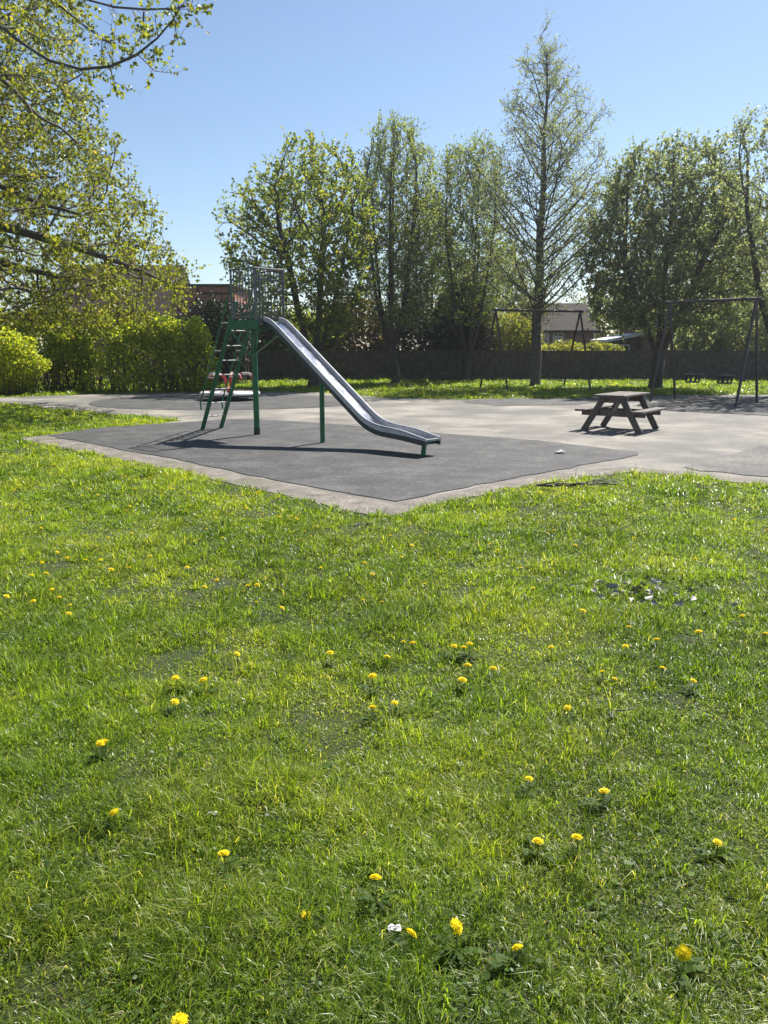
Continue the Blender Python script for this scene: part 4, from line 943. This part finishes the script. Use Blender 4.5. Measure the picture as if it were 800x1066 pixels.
near = [(187, 1063, 'dandelion flower cut by the bottom edge of the lawn', .075, 1.0), (712, 992, 'open dandelion flower alone near the bottom right corner', .07, 1.05),
        (539, 987, 'small ragged dandelion flower right of the largest bloom', .055, .85), (475, 965, 'largest fullest dandelion bloom facing the camera', .085, 1.1),
        (428, 972, 'round dandelion flower beside a white scrap in the grass', .065, .92), (319, 953, 'dull half hidden dandelion flower sunk low in the grass', .03, .8),
        (391, 914, 'flat topped dandelion seen edge on above the largest bloom', .085, .95), (233, 889, 'dandelion on its own below a pale leaf scrap', .075, .95),
        (560, 876, 'left one of two dandelions side by side above the bottom right', .06, .95), (601, 872, 'right one of two dandelions side by side above the bottom right', .07, .95),
        (747, 877, 'small dandelion near the right edge level with a close pair', .055, .75), (119, 846, 'orange tinted dandelion near the left edge below a double bloom', .06, .95),
        (551, 811, 'small dandelion left of a wider flat one, above the close pair', .06, .8), (629, 824, 'wide flat dandelion right of a smaller one above the close pair', .07, .95),
        (105, 774, 'wide dandelion with two touching heads near the left edge', .07, 1.0), (182, 731, 'lowest of three dandelions clustered in the left lawn', .06, 1.0),
        (183, 706, 'upper left of three dandelions clustered in the left lawn', .07, 1.0), (212, 708, 'upper right of three dandelions clustered in the left lawn', .07, 1.1),
        (344, 680, 'single dandelion between the left trio and the middle column', .07, 1.05), (388, 704, 'upper dandelion of the two standing one below another mid lawn', .08, 1.1),
        (388, 737, 'lower dandelion of the two standing one below another mid lawn', .07, 1.1), (411, 732, 'pale small dandelion right beside the lower mid lawn bloom', .05, .85),
        (473, 673, 'flat pale dandelion at the left of the tight mid lawn cluster', .07, .95), (483, 674.5, 'bright dandelion in the middle of the tight mid lawn cluster', .075, 1.1),
        (489, 670.5, 'rear dandelion at the right of the tight mid lawn cluster', .08, 1.0), (487, 693, 'dandelion just below the tight mid lawn cluster', .07, 1.1),
        (513.6, 696, 'dandelion a little right of the tight mid lawn cluster', .07, 1.0), (481.6, 708, 'lowest dandelion under the tight mid lawn cluster', .06, 1.1),
        (591, 737, 'flat pale dandelion by itself right of the mid lawn blooms', .06, .9), (690, 696, 'orange yellow dandelion in the right lawn below the dry leaves', .07, 1.05),
        (722, 709, 'small pale dandelion right of an orange yellow one', .06, .8), (727.5, 658, 'wide dandelion right of the pale dry leaves in the lawn', .07, 1.1),
        (683.5, 666, 'flat dandelion directly below the pale dry leaves', .06, 1.0), (651.5, 673, 'pale flat dandelion left below the pale dry leaves', .06, .9),
        (797, 660, 'dandelion touching the right edge of the lawn', .07, 1.0), (773, 641.5, 'thin flat dandelion near the right edge above the edge one', .06, .9)]
for i, (u, v, lb, h, sc) in enumerate(near): dandelion(u, v, lb, h, i, sc, tilt=(.75 if i in (3, 4, 1) else .15 if i == 6 else None))
dandelion(109, 772, 'second touching head of the wide dandelion near the left edge', .07, 55, .8, False)
far = [(574, 674), (640, 707), (627, 700), (655, 652.6), (607, 636), (635, 522), (570.5, 555.4), (724, 582), (86, 523), (135, 527), (132, 532), (43, 550), (36, 555), (113, 560), (60, 575), (70, 581), (89, 583), (105, 583), (111, 589), (116, 593), (135, 591),
       (156, 579), (44, 586), (33, 599), (48, 597), (54, 614), (62, 622), (73, 630), (72, 639), (35, 626), (7, 621), (226, 604), (258, 610), (268, 609), (213, 611), (267, 627), (195, 591), (137, 555), (215, 551), (232, 560), (257, 529), (225, 539), (188, 528),
       (247, 681), (380, 586), (407, 558), (334, 591), (388, 598), (418, 580), (429, 568), (442, 608), (378, 625), (397.5, 627), (518, 573), (317, 553), (294, 633), (420, 668.5), (430, 669.5), (403, 684), (86, 516), (100, 509), (141, 509), (172, 495), (11, 492)]
rr_ = random.Random(4)
for _ in range(26):
    u = rr_.uniform(0, 330); far.append((u, rr_.uniform(478 + max(0, u - 60) * .16, 528 + u * .05)))
for _ in range(10): far.append((rr_.uniform(420, 800), rr_.uniform(530, 640)))
for i, (u, v) in enumerate(far):
    where = 'in the left part of the lawn' if u < 280 else 'in the middle of the lawn' if u < 540 else 'in the right part of the lawn'
    dandelion(u, v, 'small distant yellow dandelion ' + where, random.uniform(.045, .07), 60 + i, random.uniform(.7, 1.0), False)

# ------------------------------------------------------------------ bits on the ground
def crumpled(name, u, v, size, m_, label, cat, z=.0, seed=1):
    rng = random.Random(seed); x, y = G(u, v); V = []; Fs = []; k = 5
    for i in range(k):
        for j in range(k): V.append((x + (i - 2) / 4 * size + rng.uniform(-.1, .1) * size, y + (j - 2) / 4 * size * .7 + rng.uniform(-.1, .1) * size, z + size * .12 + rng.uniform(-.12, .22) * size * (1 if 0 < i < 4 else .6)))
    for i in range(k - 1):
        for j in range(k - 1): a = i * k + j; Fs.append((a, a + 1, a + k + 1, a + k))
    r = MB(); r.add(V, Fs); o = r.build(name, M[m_]); tag(o, label, cat); return o
crumpled('paper_scrap', 583, 473, .15, 'paper', 'crumpled white paper scrap on the grey rubber near the picnic table', 'litter', .012, 2)
crumpled('paper_scrap', 411, 978, .032, 'paper', 'tiny white scrap beside a round dandelion in the near grass', 'litter', .03, 3)
crumpled('leaf_scrap', 222, 857, .03, 'paper', 'pale narrow scrap upright in the grass above a lone dandelion', 'litter', .035, 4)
# dry leaves
rg = np.random.default_rng(14); n = 44; c_ = np.array(G(664, 624))
B = np.stack([c_[0] + rg.normal(0, .17, n), c_[1] + rg.normal(0, .18, n), rg.uniform(.045, .08, n)], 1)
d = norm(rg.normal(0, 1, (n, 3)) * [1, 1, .25]); V, t = leaf_mesh(B, d, rg.uniform(.03, .08, n), rg, .28, .8)
o = link('dry_leaves', np_mesh('dry_leaves', V, t), M['dry_leaf']); tag(o, 'patch of pale dry fallen leaves in the right lawn', 'dry leaves', kind='stuff')
# fallen branch at the yard edge
def fallen(u0, v0, u1, v1_, label, n=14, r=.012, seed=3, spread=.35):
    rng = random.Random(seed); a = np.array((*G(u0, v0), .05)); b = np.array((*G(u1, v1_), .05)); m = MB()
    main = [a + (b - a) * k / 6 + np.array((rng.uniform(-.03, .03), rng.uniform(-.05, .05), rng.uniform(0, .04))) for k in range(7)]
    m.tube(main, [r * (1 - .1 * k) for k in range(7)], 6)
    L = np.linalg.norm(b - a)
    for k in range(n):
        i = rng.randint(0, 5); p = main[i] + (main[i + 1] - main[i]) * rng.random(); d = norm(norm(b - a) + np.array((rng.uniform(-.8, .8), rng.uniform(-1.2, 1.2), rng.uniform(-.1, .45))))
        q = p + d * rng.uniform(.3, 1) * spread; m.tube([p, (p + q) / 2 + np.array((rng.uniform(-.03, .03), rng.uniform(-.03, .03), .01)), q], [r * .55, r * .4, r * .2], 5)
    tag(m.build('fallen_branch', M['twig'], None, True), label, 'branch')
fallen(560, 511, 641, 512, 'bare fallen branch with many twigs lying where grass meets the pad', 26, .014, 3, .4)
fallen(368, 558, 392, 550, 'short pale stick on the grass below the pad corner', 1, .010, 5, .1)
fallen(632, 762, 656, 750, 'thin curved stick lying in the right part of the near grass', 1, .004, 6, .05)
fallen(722, 513, 750, 512, 'small fallen twig at the lawn edge near the right side', 8, .008, 7, .2)
